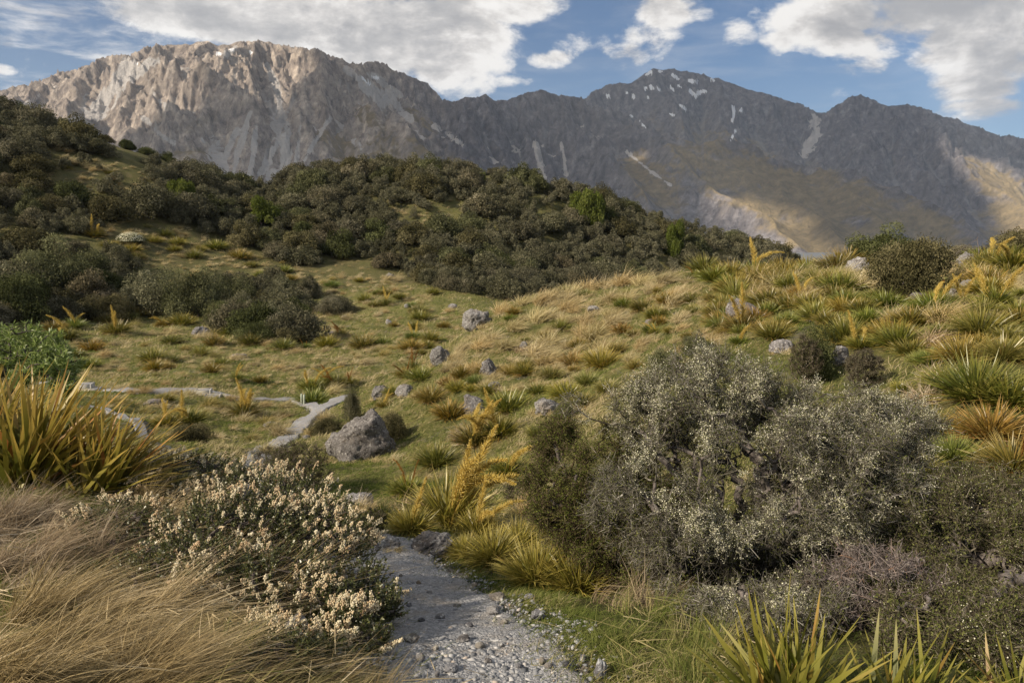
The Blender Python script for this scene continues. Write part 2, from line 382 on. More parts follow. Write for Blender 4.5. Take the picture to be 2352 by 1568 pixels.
# ------------------------------------------------------------ gravel path sheets on the ground
m_path, T = new_mat('gravel')
P = T.pos()
vo = T.n('ShaderNodeTexVoronoi', feature='F1'); T.put(vo.inputs['Vector'], P); vo.inputs['Scale'].default_value = 78; vo.inputs['Randomness'].default_value = 1.0
vo2 = T.n('ShaderNodeTexVoronoi', feature='F1'); T.put(vo2.inputs['Vector'], T.vmap(P, loc=(3, 3, 3))); vo2.inputs['Scale'].default_value = 190
sepc = T.n('ShaderNodeSeparateColor'); T.put(sepc.inputs[0], vo.outputs['Color'])
sepd = T.n('ShaderNodeSeparateColor'); T.put(sepd.inputs[0], vo2.outputs['Color'])
dirt = T.noise(P, 3.0, 6, 0.7)
cst = T.ramp(T.m('ADD', T.m('MULTIPLY', sepc.outputs[0], .6), T.m('MULTIPLY', sepd.outputs[1], .4)), [(0.0, (.12, .123, .128)), (0.45, (.22, .224, .23)), (0.8, (.32, .322, .322)), (1.0, (.48, .475, .46))])
cst = T.mix(T.m('MULTIPLY', T.sstep(dirt, .46, .62), .6), cst, (.24, .215, .18))
hh = T.m('ADD', T.m('MULTIPLY', vo.outputs['Distance'], -1.0), T.m('MULTIPLY', vo2.outputs['Distance'], -.45))
bmp = T.n('ShaderNodeBump', inp={'Height': hh, 'Strength': 0.8, 'Distance': 0.009})
bs = T.n('ShaderNodeBsdfPrincipled', inp={'Base Color': cst, 'Roughness': 0.85, 'Normal': bmp.outputs[0], 'Specular IOR Level': 0.2}); T.out(bs.outputs[0])
for p in PATHS:
    L_ = p['line']; d = np.gradient(L_[:, :2], axis=0); d /= np.linalg.norm(d, axis=1)[:, None]+1e-9; nn = np.stack([d[:, 1], -d[:, 0]], -1)
    nc_ = 25; s_ = np.linspace(-1, 1, nc_); m_len = len(L_); kk = np.arange(m_len)
    wl_ = L_[:, 2]*(1+.16*fbm(kk*.13, kk*0+3.3, 3, 51)+0.05); wr_ = L_[:, 2]*(1+.16*fbm(kk*.13, kk*0+9.3, 3, 52)+.05)
    ww = np.where(s_[None, :] < 0, wl_[:, None], wr_[:, None])
    XY = L_[:, None, :2] + nn[:, None, :]*(s_[None, :]*ww)[..., None]
    # follow the ground from just above it (max of nearby samples keeps the sheet proud)
    Zp = gz(XY[..., 0], XY[..., 1]); rr_ = np.hypot(XY[..., 0], XY[..., 1])
    for ox, oy in ((.004, 0), (-.004, 0), (0, .006), (0, -.006)): Zp = np.maximum(Zp, gz(XY[..., 0]+ox*rr_, XY[..., 1]+oy*rr_))
    Zp = Zp + .004 + .0035*np.maximum(rr_-2, 0)*.4 + .006*fbm(XY[..., 0]*14, XY[..., 1]*14, 3, 55)*(rr_ < 12) + .006
    Gp = gz(XY[..., 0], XY[..., 1]); Zp[:, [1, -2]] = (Zp+Gp)[:, [1, -2]]/2; Zp[:, [0, -1]] = Gp[:, [0, -1]]-.04-.01*rr_[:, [0, -1]]
    Zp[0] = Gp[0]-.06; Zp[-1] = Gp[-1]-.06
    o = ob('path', mkmesh('path', np.concatenate([XY, Zp[..., None]], -1).reshape(-1, 3), grid_faces(m_len, nc_)[:, ::-1], True, None, m_path))
    tag(o, 'grey gravel walking track winding down through the tussock', None, None, 'structure')
# ------------------------------------------------------------ mountains: one eroded heightfield 1.6 to 8 km away
MR0, MR1 = 1500.0, 8200.0
MA0, MA1 = -0.80, 0.80
DA = 0.00150
ma = np.arange(MA0, MA1, DA); ml = np.arange(log(MR0), log(MR1), DA)
MA, ML = np.meshgrid(ma, ml); MR = np.exp(ML); MX = MR*np.sin(MA); MY = MR*np.cos(MA)
BASE = -80.0
# ridgelines: (u, v, Y) traced along crests and spurs; slope s (front fall), own rank
RIDGES = [
 # left massif crest
 ([(-520,400,4200),(-300,300,4000),(-100,235,3800),(0,205,3700),(60,192,3650),(160,160,3600),(265,124,3600),(370,100,3600),(467,94,3600),(560,93,3620),(640,103,3650),(735,112,3700),(800,144,3900),(865,140,4100),(905,163,4200),(980,190,4300),(1025,232,4400)], .80, .62),
 # its front buttresses
 ([(60,195,3640),(60,240,3350),(70,290,3050),(100,340,2800)], .80, .9),
 ([(180,155,3600),(170,215,3320),(200,270,3080),(230,330,2800)], .85, .9),
 ([(370,102,3600),(330,170,3330),(370,240,3060),(430,330,2760),(470,400,2550)], .85, .9),
 ([(467,96,3600),(470,165,3350),(520,240,3100),(545,300,2900),(600,390,2600)], .9, .95),
 ([(590,98,3600),(590,160,3400),(560,215,3200),(540,280,3000)], .95, .95),
 ([(690,112,3660),(670,180,3400),(690,250,3120),(700,310,2900),(690,390,2600)], .85, .9),
 ([(740,114,3700),(775,180,3500),(830,225,3300),(890,275,3080),(950,325,2880),(1010,378,2680),(1120,450,2450),(1250,540,2200)], .66, .72),
 ([(880,150,4130),(905,215,3900),(960,270,3650),(1020,310,3450),(1090,350,3250)], .8, .8),
 # middle crest
 ([(1025,232,4500),(1060,228,4550),(1115,213,4600),(1135,230,4650),(1190,222,4700),(1245,206,4750),(1300,222,4900),(1345,226,5000)], .9, .7),
 ([(1110,215,4600),(1120,290,4200),(1150,350,3900),(1190,410,3600)], 1.0, 1.0),
 ([(1180,222,4700),(1210,300,4300),(1270,380,3900),(1300,430,3600)], 1.0, 1.0),
 ([(1245,208,4750),(1300,270,4450),(1370,330,4150),(1440,400,3800),(1500,460,3500)], .95, .9),
 # long brown spur in front of the far range
 ([(1345,228,5000),(1430,268,4700),(1526,312,4400),(1650,326,4250),(1740,345,4100),(1840,372,3950),(1886,396,3850),(1960,400,3750),(2026,436,3600),(2126,476,3400),(2200,516,3200),(2270,560,3000)], .62, .75),
 ([(1526,312,4400),(1560,370,4050),(1640,430,3700),(1740,500,3300),(1830,565,2900)], .60, .62),
 ([(1740,345,4100),(1790,420,3800),(1850,480,3450),(1900,540,3050)], .58, .6),
 ([(1886,396,3850),(1960,470,3500),(2000,540,3100)], .6, .6),
 # far range with the snowy peak
 ([(1345,226,6000),(1390,197,6300),(1440,192,6400),(1478,170,6450),(1530,157,6500),(1580,163,6500),(1645,178,6450),(1700,198,6400),(1800,228,6350),(1895,256,6200),(1930,232,6000),(1970,219,5900),(2040,243,5800),(2100,242,5750),(2200,275,5650),(2300,313,5600),(2352,318,5500),(2500,350,5400),(2700,430,5300)], .85, .62),
 ([(1400,198,6300),(1440,260,5850),(1480,300,5500)], .9, .9),
 ([(1500,160,6480),(1530,240,5950),(1570,310,5400)], .95, .95),
 ([(1645,180,6450),(1650,250,5900),(1690,310,5500),(1750,360,5100)], .9, .9),
 ([(1760,217,6380),(1790,280,5900),(1810,340,5500)], .9, .9),
 ([(1960,221,5900),(1940,290,5500),(1960,350,5100),(1990,420,4700)], .85, .9),
 ([(2040,243,5800),(2060,320,5350),(2110,400,4900),(2150,460,4600)], .85, .9),
 ([(2160,262,5700),(2190,330,5250),(2240,385,4900),(2310,440,4550),(2400,520,4100)], .66, .7),
 ([(2300,313,5600),(2330,370,5200),(2400,420,4900)], .8, .8),
 ([(2200,360,5050),(2170,430,4700),(2200,500,4300),(2230,540,4100)], .8, .8),
 ([(2450,560,4200),(2330,545,3900),(2240,560,3600)], .5, .5),
]
MZ = np.full(MX.shape, -1e9); KR = 1/38.0
acc = np.zeros(MX.shape)
wx = 90*fbm(MX/700, MY/700, 3, 61); wy = 90*fbm(MX/700, MY/700, 3, 71)
for pts_, sf, sb in RIDGES:
    P3 = spline(at(np.array([p[0] for p in pts_]), np.array([p[1] for p in pts_]), np.array([p[2] for p in pts_])), 5*len(pts_))
    best = np.full(MX.shape, -1e9, np.float32)
    X_ = (MX+wx).astype(np.float32); Yw = (MY+wy).astype(np.float32)
    for k in range(len(P3)-1):
        a_, b_ = P3[k], P3[k+1]; dx, dy = b_[0]-a_[0], b_[1]-a_[1]
        t = np.clip(((X_-a_[0])*dx+(Yw-a_[1])*dy)/(dx*dx+dy*dy), 0, 1).astype(np.float32)
        ex = X_-a_[0]-dx*t; ey = Yw-a_[1]-dy*t; d = np.sqrt(ex*ex+ey*ey)
        h = a_[2]+(b_[2]-a_[2])*t
        f = sf*(d*0.80 + 260*(1-np.exp(-d/520.0)))
        np.maximum(best, h-f, out=best)
    # smooth maximum
    m_ = np.maximum(MZ, best); MZ = m_ + np.log(np.exp(np.clip((MZ-m_)*KR, -30, 0))+np.exp(np.clip((best-m_)*KR, -30, 0)))/KR*0.6
MZ = np.maximum(MZ, BASE)
hgt = np.clip((MZ-BASE)/500, 0, 1)
# crags
rg = ridged(MX/420, MY/420, 6, 91, .55)-0.9
U0, V0 = proj(np.stack([MX, MY, MZ], -1))
GP = [((1800,450),330,85,.5),((1650,400),160,60,.4),((1500,420),90,60,.6),((1880,540),160,60,.4),((920,350),110,60,.75),((850,280),60,25,.75),((470,275),45,14,-.5),((2290,420),110,40,.55),((2330,520),90,60,.3),
      ((2120,520),120,50,.4),((1000,400),120,50,.6),((440,370),60,30,0),((780,330),60,40,.6),((960,270),60,14,.6),((1960,450),140,50,.4)]
def ell(U, V, c, ru, rv, ang, nz_):
    du = U-c[0]; dv = V-c[1]; ca_, sa_ = cos(ang), sin(ang)
    q = ((du*ca_+dv*sa_)/ru)**2+((-du*sa_+dv*ca_)/rv)**2
    return sst(-q+0.8*nz_, -1.3, -0.3)
gs0 = np.zeros(MX.shape)
for g_ in GP[:6]+GP[7:]: gs0 = np.maximum(gs0, ell(U0, V0, *g_, 0))
MZ = MZ + hgt*rg*62*(1-.72*gs0)
# ---- droplet erosion on the conformal polar grid
CS = (MR*DA)
H = MZ/CS
NRm, NCm = H.shape
flow = np.zeros(NRm*NCm); dep = np.zeros(NRm*NCm)
def erode(Hm, N, steps, seed, er=.28, cap=4.0, inert=.12):
    r_ = np.random.default_rng(seed); Hf = Hm.ravel()
    x = r_.uniform(2, NCm-3, N); y = r_.uniform(2, NRm-3, N)
    vx = np.zeros(N); vy = np.zeros(N); sp = np.ones(N); wat = np.ones(N); sed = np.zeros(N)
    for s in range(steps):
        i = x.astype(int); j = y.astype(int); fx = x-i; fy = y-j; b = j*NCm+i
        h00 = Hf[b]; h10 = Hf[b+1]; h01 = Hf[b+NCm]; h11 = Hf[b+NCm+1]
        # z = H*cs and cs grows with the row: the slope of z in cell units
        gx = (h10-h00)*(1-fy)+(h11-h01)*fy
        hc = h00*(1-fx)*(1-fy)+h10*fx*(1-fy)+h01*(1-fx)*fy+h11*fx*fy
        gy = (h01-h00)*(1-fx)+(h11-h10)*fx + hc*DA
        vx = vx*inert-gx*(1-inert); vy = vy*inert-gy*(1-inert); L = np.hypot(vx, vy)+1e-9; vx /= L; vy /= L
        nx = np.clip(x+vx, 2, NCm-3); ny = np.clip(y+vy, 2, NRm-3)
        i2 = nx.astype(int); j2 = ny.astype(int); f2 = nx-i2; g2 = ny-j2; b2 = j2*NCm+i2
        hn = (Hf[b2]*(1-f2)+Hf[b2+1]*f2)*(1-g2)+(Hf[b2+NCm]*(1-f2)+Hf[b2+NCm+1]*f2)*g2
        dh = hn*np.exp(DA*(ny-y))-hc
        c = np.maximum(-dh, .02)*sp*wat*cap
        up = dh > 0
        depo = np.where(up, np.minimum(dh, sed), np.where(sed > c, (sed-c)*.25, 0))
        ero = np.where(~up & (sed <= c), np.minimum((c-sed)*er, -dh*0.9), 0)
        q = depo-ero; sed = sed-q
        chg = np.zeros(len(Hf))
        for k_, w_k in ((0, (1-fx)*(1-fy)), (1, fx*(1-fy)), (NCm, (1-fx)*fy), (NCm+1, fx*fy)):
            chg += np.bincount(b+k_, q*w_k, len(Hf))
        Hf += np.clip(chg, -.12, .12)
        flow[:] += np.bincount(b, wat, len(Hf)); dep[:] += np.bincount(b, depo, len(Hf))
        sp = np.sqrt(np.maximum(sp*sp - dh*.6, .1)); sp = np.minimum(sp, 4); wat *= .985; x, y = nx, ny
    return Hf.reshape(Hm.shape)
for it in range(6):
    H = erode(H, 30000, 60, 100+it)
def blur(A, k=1):
    for _ in range(k):
        A = (A + np.roll(A, 1, 0)+np.roll(A, -1, 0)+np.roll(A, 1, 1)+np.roll(A, -1, 1))/5
    return A
FL = blur(flow.reshape(H.shape), 2); DP = blur(dep.reshape(H.shape), 3)
MZ = H*CS
def slope_of(Z_):
    zy, zx = np.gradient(Z_); return np.hypot(zx, zy)/CS, zx/CS, zy/CS
sl, _, _ = slope_of(blur(MZ, 3))
fw = 14*fbm(MX/500, MY/500, 3, 141)
flute = ridged(MA*3900/70+fw*.25, np.log(MR)*7+fw*.1, 4, 151, .55)-.85
ec = (MZ-CAMZ)/MR; crest = sst(ec.max(0)[None, :]-ec, .004, .022)
MZ = MZ + flute*20*sst(sl, .45, .9)*hgt*(1-.8*gs0)*(.4+.6*crest)
MZ = MZ + (ridged(MX/34, MY/34, 3, 161, .6)-.8)*7*sst(sl, .5, .9)*hgt*(1-.7*gs0)
crag = sst(sl, .55, 1.0)
MZ = MZ + crag*(ridged(MX/95, MY/95, 5, 131, .6)-0.8)*22*hgt*(1-.8*gs0)
# ---- fit the skyline
SKY = [(-300,300),(-100,235),(0,205),(25,197),(60,192),(100,180),(135,161),(160,160),(190,152),(215,142),(240,130),(265,123),(300,124),(340,105),(370,100),(400,101),(440,98),(467,92),(485,97),(500,106),(520,101),(545,95),(560,93),(590,93),(625,100),(665,108),(690,110),(715,114),(735,112),(755,128),(800,146),(830,142),(865,140),(890,148),(905,163),(935,172),(980,190),(1000,212),(1015,232),(1040,232),(1075,222),(1095,224),(1115,212),(1135,232),(1160,230),(1190,222),(1215,210),(1245,205),(1280,218),(1345,224),(1360,212),(1390,196),(1420,190),(1450,192),(1478,170),(1500,157),(1530,157),(1580,163),(1620,172),(1640,180),(1650,177),(1700,198),(1760,215),(1800,228),(1850,245),(1880,256),(1900,255),(1920,240),(1945,225),(1970,219),(2000,225),(2040,243),(2080,242),(2120,247),(2160,262),(2200,275),(2240,290),(2300,313),(2352,318),(2450,335),(2700,430)]
sk_a, sk_t = [], []
for u_, v_ in SKY:
    d = rays(u_, v_); sk_a.append(atan2(d[0], d[1])); sk_t.append(d[2]/math.hypot(d[0], d[1]))
tgt = np.interp(ma, sk_a, sk_t); tgt = tgt + .0016*fbm(ma*90, ma*0+2.2, 4, 171, .65)
el_ = (MZ-CAMZ)/MR
cur = el_.max(0)
rat = (tgt+.02)/(cur+.02)
def sm1(a, k):
    kk = np.hanning(2*k+1); kk /= kk.sum(); return np.convolve(np.pad(a, k, mode='edge'), kk, 'valid')
rat_s = sm1(rat, 2)
inn = (ma > sk_a[0]) & (ma < sk_a[-1])
rat_s = np.where(inn, rat_s, np.interp(ma, [sk_a[0], sk_a[-1]], [rat_s[np.searchsorted(ma, sk_a[0])], rat_s[np.searchsorted(ma, sk_a[-1])-1]]))
wh = sst(el_, 0.00, 0.12)
MZ = MZ*(1+(rat_s[None, :]-1)*wh)
jag = 1.0
edge = sst(np.abs(MA), .80, .70); MZ = BASE+(MZ-BASE)*edge
fr = sst(MR, 1500, 1750); MZ = (BASE-20)+(MZ-BASE+20)*fr
bk = sst(MR, 8200, 7600); MZ = (BASE-20)+(MZ-BASE+20)*bk
# ---- masks attached to the rock: scree, grass, snow
MU, MV = proj(np.stack([MX, MY, MZ], -1))
sl, zx, zy = slope_of(blur(MZ, 2))
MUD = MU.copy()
scree = sst(DP, .8, 3.5)*sst(sl, 1.1, .6)*(1-.95*gs0)*sst(MUD, 1500, 1250)
nz = fbm(MX/160, MY/160, 5, 201, .6); nz2 = fbm(MX/110, MY/110, 5, 205, .7)
def poly_mask(P, width, soft=1.0):
    P = np.asarray(P, float); best = np.full(MU.shape, 1e9)
    lo = P.min(0)-width*2-10; hi = P.max(0)+width*2+10
    s = (MU > lo[0]) & (MU < hi[0]) & (MV > lo[1]) & (MV < hi[1])
    us, vs = MU[s], MV[s]; b = np.full(us.shape, 1e9)
    for k in range(len(P)-1):
        a_, c_ = P[k], P[k+1]; dx, dy = c_-a_; t = np.clip(((us-a_[0])*dx+(vs-a_[1])*dy)/(dx*dx+dy*dy+1e-9), 0, 1)
        b = np.minimum(b, np.hypot(us-a_[0]-dx*t, vs-a_[1]-dy*t))
    best[s] = b
    return sst(-(best/width)/(1.25 if soft < 1 else 1)+(0.45*nz if soft < 1 else .6*nz2), -1.1, -1.1+soft*.7)*(1 if soft < 1 else .85)
for P, wd in [([(615,150),(635,200),(645,260),(640,320),(600,400)],11),([(640,250),(660,300),(650,400)],16),([(575,260),(560,310),(535,400)],10),([(590,290),(575,400)],8),
              ([(500,330),(480,350),(520,400)],14),([(545,300),(500,390)],9),([(330,270),(370,310),(400,330)],7),([(455,310),(490,350)],7),([(795,160),(850,200),(900,235),(940,270)],12),([(830,190),(880,240)],14),
              ([(300,160),(260,210),(220,260)],26),([(350,140),(300,180)],18),([(90,220),(60,250)],14),([(180,270),(120,300),(70,280)],12),([(760,270),(720,330),(700,370)],6),([(690,290),(680,370)],5),
              ([(850,170),(920,220)],8),([(1440,350),(1490,390),(1540,425)],4),([(1870,275),(1875,310),(1850,350)],14),([(1290,330),(1300,400)],6),([(1230,330),(1250,420)],9),([(1000,290),(1060,330)],8),([(540,110),(520,125)],10)]:
    scree = np.maximum(scree, poly_mask(P, wd))
def patch(c, ru, rv, ang=0.0):
    du = MU-c[0]; dv = MV-c[1]; ca_, sa_ = cos(ang), sin(ang)
    q = ((du*ca_+dv*sa_)/ru)**2+((-du*sa_+dv*ca_)/rv)**2
    return sst(-q+0.8*nz, -1.3, -0.3)
gr_ = np.zeros(MU.shape)
for g_ in GP: gr_ = np.maximum(gr_, ell(MU, MV, *g_, nz))
gr_ = np.clip(gr_*(1-.75*sst(sl, .85, 1.3)) + .35*sst(sl, .6, .35)*sst(MZ, 500, 200), 0, 1)*(1-scree*.9)
fl_ = np.log1p(FL); lo_, hi_ = np.quantile(fl_[MZ > 150], [.80, .975]); gul = sst(fl_, lo_, hi_)*(1-.9*gs0)*sst(sl, .2, .5)
print('gully', lo_, hi_)
snow = np.zeros(MU.shape)
for P, wd in [([(1485,172),(1495,166)],3),([(1493,200),(1500,203)],4),([(1515,163),(1520,165)],3),([(1545,172),(1558,182)],3.5),([(1585,186),(1600,188)],4),([(1586,209),(1600,222),(1604,212),(1620,210)],4),
              ([(1540,200),(1546,207)],3),([(1480,200),(1492,206)],3),([(1437,212),(1440,214)],3),([(1395,220),(1400,222)],3),([(1455,218),(1458,226)],2.5),([(1488,222),(1490,228)],2.5),([(1448,266),(1452,268)],3),([(1470,280),(1482,292)],3),
              ([(1562,242),(1575,252)],2.5),([(1684,245),(1686,262),(1682,278)],3),([(1690,300),(1678,322)],2.2),([(1540,262),(1548,266)],2.5),([(1510,202),(1516,208)],2.5),([(1635,183),(1640,186)],3),([(1558,196),(1564,200)],2),
              ([(500,124),(506,124)],4),([(535,115),(530,117)],3.5),([(855,178),(868,180)],2.5),([(832,180),(850,192)],2),([(575,120),(577,122)],2),([(1700,255),(1706,248)],2),([(315,147),(320,146)],2),([(390,145),(393,143)],2)]:
    snow = np.maximum(snow, poly_mask(P, wd, .7))
m_mtn, T = new_mat('mountain_rock')
P = T.pos()
Pw = T.vmap(P, scale=(1, 1, 1))
a1 = T.noise(P, 0.0045, 8, 0.62); a2 = T.noise(T.vmap(P, scale=(1, 1, .55), loc=(40, 0, 0)), 0.022, 8, 0.7); a3 = T.noise(P, 0.09, 5, 0.7)
strat = T.noise(T.vmap(P, scale=(1, 1, 3.2), rot=(.35, .5, 0)), 0.018, 6, 0.7)
rk = T.ramp(a2, [(0.34, (.09, .082, .082)), (0.45, (.23, .21, .20)), (0.56, (.37, .34, .315)), (0.68, (.58, .545, .50))])
rk = T.mix(T.m('MULTIPLY', T.sstep(strat, .4, .62), .35), rk, (.16, .145, .14))
rk = T.mix(T.m('MULTIPLY', T.sstep(a1, .45, .65), .4), rk, (.21, .185, .16))
vein = T.sstep(a3, .60, .70); rk = T.mix(T.m('MULTIPLY', vein, .45), rk, (.38, .37, .36))
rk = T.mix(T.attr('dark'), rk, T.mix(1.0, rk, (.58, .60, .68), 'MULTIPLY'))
rk = T.mix(T.m('SUBTRACT', 1.0, T.attr('dark'), clamp=True), rk, T.mix(1.0, rk, (1.30, 1.22, 1.12), 'MULTIPLY'))  # warms and lightens the left massif to paint in its sunlight
sc_c = T.ramp(a3, [(0.3, (.42, .40, .38)), (0.7, (.56, .535, .51))])
gcol = T.ramp(a2, [(0.3, (.12, .10, .06)), (0.5, (.215, .17, .095)), (0.7, (.32, .25, .14))])
rk = T.mix(T.attr('grass'), rk, gcol)
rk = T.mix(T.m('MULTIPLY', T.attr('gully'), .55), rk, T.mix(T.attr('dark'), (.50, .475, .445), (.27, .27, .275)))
rk = T.mix(T.sstep(T.m('ADD', T.attr('scree'), T.m('MULTIPLY', T.m('SUBTRACT', a2, .5), .9)), .35, .62), rk, sc_c)
rk = T.mix(T.sstep(T.attr('snow'), .4, .6), rk, (.85, .87, .9))
bh = T.m('ADD', T.m('MULTIPLY', a2, 1.0), T.m('MULTIPLY', a3, 0.3))
bmp = T.n('ShaderNodeBump', inp={'Height': bh, 'Strength': 1.0, 'Distance': 34.0})
bs = T.n('ShaderNodeBsdfDiffuse', inp={'Color': rk, 'Normal': bmp.outputs[0], 'Roughness': 0.6})
T.out(bs.outputs[0])
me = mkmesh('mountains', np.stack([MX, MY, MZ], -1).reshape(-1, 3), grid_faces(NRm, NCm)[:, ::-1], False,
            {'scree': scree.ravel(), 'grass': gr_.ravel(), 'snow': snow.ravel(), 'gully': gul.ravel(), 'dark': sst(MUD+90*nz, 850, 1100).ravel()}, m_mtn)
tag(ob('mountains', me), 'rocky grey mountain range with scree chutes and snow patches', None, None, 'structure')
del wx, wy
# river flat far below
def zm(x, y):
    a = np.arctan2(x, y); l = np.log(np.hypot(x, y)); return bil(MZ, (a-MA0)/DA, (l-log(MR0))/DA)
def hit_m(u, v):
    d = rays(u, v); d = d/d[1]; t = np.exp(np.linspace(log(1550), log(8000), 1500))
    P = d[None, :]*t[:, None]+np.array([0, 0, CAMZ]); b = P[:, 2] < zm(P[:, 0], P[:, 1])
    return P[b.argmax()] if b.any() else None
# ------------------------------------------------------------ out-of-view cloud deck added to shade the slopes, holes shaped for sunlit patches
def inpoly(U, V, poly):
    r = np.zeros(U.shape, bool); n_ = len(poly)
    for k in range(n_):
        x1, y1 = poly[k]; x2, y2 = poly[(k+1) % n_]
        if y1 == y2: continue
        r ^= ((y1 > V) != (y2 > V)) & (U < (x2-x1)*(V-y1)/(y2-y1)+x1)
    return r
LITS = [[(-700,0),(200,-20),(745,0),(785,140),(690,165),(610,180),(580,205),(520,208),(480,222),(440,225),(420,245),(370,275),(300,290),(240,300),(100,320),(-700,420)],
        [(1090,180),(1150,180),(1150,245),(1090,245)],
        [(1440,345),(1480,350),(1500,375),(1460,372)],
        [(1590,435),(1700,450),(1820,490),(1860,520),(1800,545),(1900,580),(1800,600),(1680,545),(1610,490)],
        [(1440,330),(1500,340),(1540,390),(1480,395)],
        [(2180,345),(2240,350),(2380,430),(2420,520),(2330,500),(2260,440)],[(2290,500),(2420,480),(2420,560),(2330,550)],[(1380,300),(1395,300),(1400,320),(1385,320)]]
ZC = 2250.0
MU, MV = proj(np.stack([MX, MY, MZ], -1))
elv = (MZ-CAMZ)/MR; vis = elv >= np.maximum.accumulate(elv, 0)-0.0008
lit = np.zeros(MU.shape, bool)
for p_ in LITS: lit |= inpoly(MU, MV, p_)
tt = (ZC-MZ)/SUN[2]; QX = MX+SUN[0]*tt; QY = MY+SUN[1]*tt
GS = 70.0; cx0, cx1, cy0, cy1 = -7600., 3600., -400., 7000.
ncx, ncy = int((cx1-cx0)/GS), int((cy1-cy0)/GS)
ii = np.clip(((QX-cx0)/GS).astype(int), 0, ncx-1); jj = np.clip(((QY-cy0)/GS).astype(int), 0, ncy-1)
bi = (jj*ncx+ii)[vis & (MZ > -40)]; lv = lit[vis & (MZ > -40)]
wl = np.bincount(bi[lv], minlength=ncx*ncy).reshape(ncy, ncx)*1.0; ws = np.bincount(bi[~lv], minlength=ncx*ncy).reshape(ncy, ncx)*1.0
for _ in range(3): wl = blur(wl); ws = blur(ws)
cov = np.where(wl+ws > .05, ws/(wl+ws+1e-6), 0.0)
has = (wl+ws > .05)*1.0
for _ in range(2): cov = blur(cov); 
Xc, Yc = np.meshgrid(cx0+(np.arange(ncx)+.5)*GS, cy0+(np.arange(ncy)+.5)*GS)
cn = fbm(Xc/500, Yc/500, 4, 301)
cov = cov + cn*0.12
cloud_obs = []
def cloud_mesh(name, Xc, Yc, D, GSz, zc, thick, mat, label):
    """closed lumpy slab where D>0.5"""
    D2 = np.where(D > .5, D, 0)
    cell = (D[:-1, :-1] > .5) & (D[1:, :-1] > .5) & (D[:-1, 1:] > .5) & (D[1:, 1:] > .5)
    if not cell.any(): return
    nr_, nc_ = D.shape; idv = np.arange(nr_*nc_).reshape(nr_, nc_); jx, ix = np.nonzero(cell)
    q = np.stack([idv[jx, ix], idv[jx, ix+1], idv[jx+1, ix+1], idv[jx+1, ix]], -1)
    puff = np.clip((D-.5)*2.2, 0.03, 1)
    top = zc + thick*puff*(0.55+0.5*ridged(Xc/600, Yc/600, 4, 311)); bot = zc - thick*.18*puff*(0.6+0.7*fbm(Xc/400, Yc/400, 3, 321))
    Vt = np.stack([Xc, Yc, top], -1).reshape(-1, 3); Vb = np.stack([Xc, Yc, bot], -1).reshape(-1, 3); N_ = len(Vt)
    # side walls where a cell borders an empty one
    e = np.concatenate([q[:, [0, 1]], q[:, [1, 2]], q[:, [2, 3]], q[:, [3, 0]]]); key = {}
    es = np.sort(e, 1); u_, inv, cnt = np.unique(es[:, 0].astype(np.int64)*N_+es[:, 1], return_inverse=True, return_counts=True)
    be = e[cnt[inv] == 1]; side = np.stack([be[:, 1], be[:, 0], be[:, 0]+N_, be[:, 1]+N_], -1)
    Fq = np.concatenate([q, q[:, ::-1]+N_, side]); Vv = np.concatenate([Vt, Vb])
    used = np.unique(Fq); rm = np.zeros(len(Vv), int); rm[used] = np.arange(len(used))
    o = ob(name, mkmesh(name, Vv[used], rm[Fq], True, None, mat)); tag(o, label, None, None, 'structure'); return o
def cloud_mat(name, tr):
    m, T = new_mat(name)
    a = T.n('ShaderNodeBsdfDiffuse', inp={'Color': (.9, .9, .9)}); b = T.n('ShaderNodeBsdfTranslucent', inp={'Color': (.9, .9, .9)}); t = T.n('ShaderNodeBsdfTransparent')
    s1 = T.n('ShaderNodeMixShader', inp={0: .5, 1: a.outputs[0], 2: b.outputs[0]}); s2 = T.n('ShaderNodeMixShader', inp={0: tr, 1: s1.outputs[0], 2: t.outputs[0]})
    T.out(s2.outputs[0]); return m
cloud_mesh('cloud', Xc, Yc, cov, GS, ZC, 160, cloud_mat('slope_shade_cloud', .28), 'unseen grey cumulus cloud bank added above the mountain range for shade')
# unseen thin cloud added to dim the sun on the near hills
c0 = np.array([0, 60, 0])+SUN*(ZC/SUN[2])
Xn, Yn = np.meshgrid(np.linspace(-900, 900, 45)+c0[0], np.linspace(-900, 900, 45)+c0[1])
Dn = 1.25-np.hypot((Xn-c0[0])/900, (Yn-c0[1])/900)*.8+.25*fbm(Xn/300, Yn/300, 3, 331)
cloud_mesh('cloud', Xn, Yn, Dn, 40, ZC, 110, cloud_mat('sun_dim_cloud', .92), 'unseen thin white cloud added in front of the sun to dim it')
# ------------------------------------------------------------ haze
m_haze, T = new_mat('haze')
vol = T.n('ShaderNodeVolumePrincipled', inp={'Color': (.62, .74, .92), 'Density': 5.0e-5, 'Anisotropy': 0.1})
T.out(vol=vol.outputs[0])
b0, b1 = np.array([-9000, -4000, BASE-22]), np.array([9000, 9500, 1640.])
Vh = np.array([[b0[0] if i & 1 == 0 else b1[0], b0[1] if i & 2 == 0 else b1[1], b0[2] if i & 4 == 0 else b1[2]] for i in range(8)])
Fh = np.array([[0, 2, 3, 1], [4, 5, 7, 6], [0, 1, 5, 4], [2, 6, 7, 3], [0, 4, 6, 2], [1, 3, 7, 5]])
tag(ob('haze', mkmesh('haze', Vh, Fh, mat=m_haze)), 'thin blue air between the hills and the mountains', None, None, 'stuff')
del MU, MV, QX, QY, U0, V0
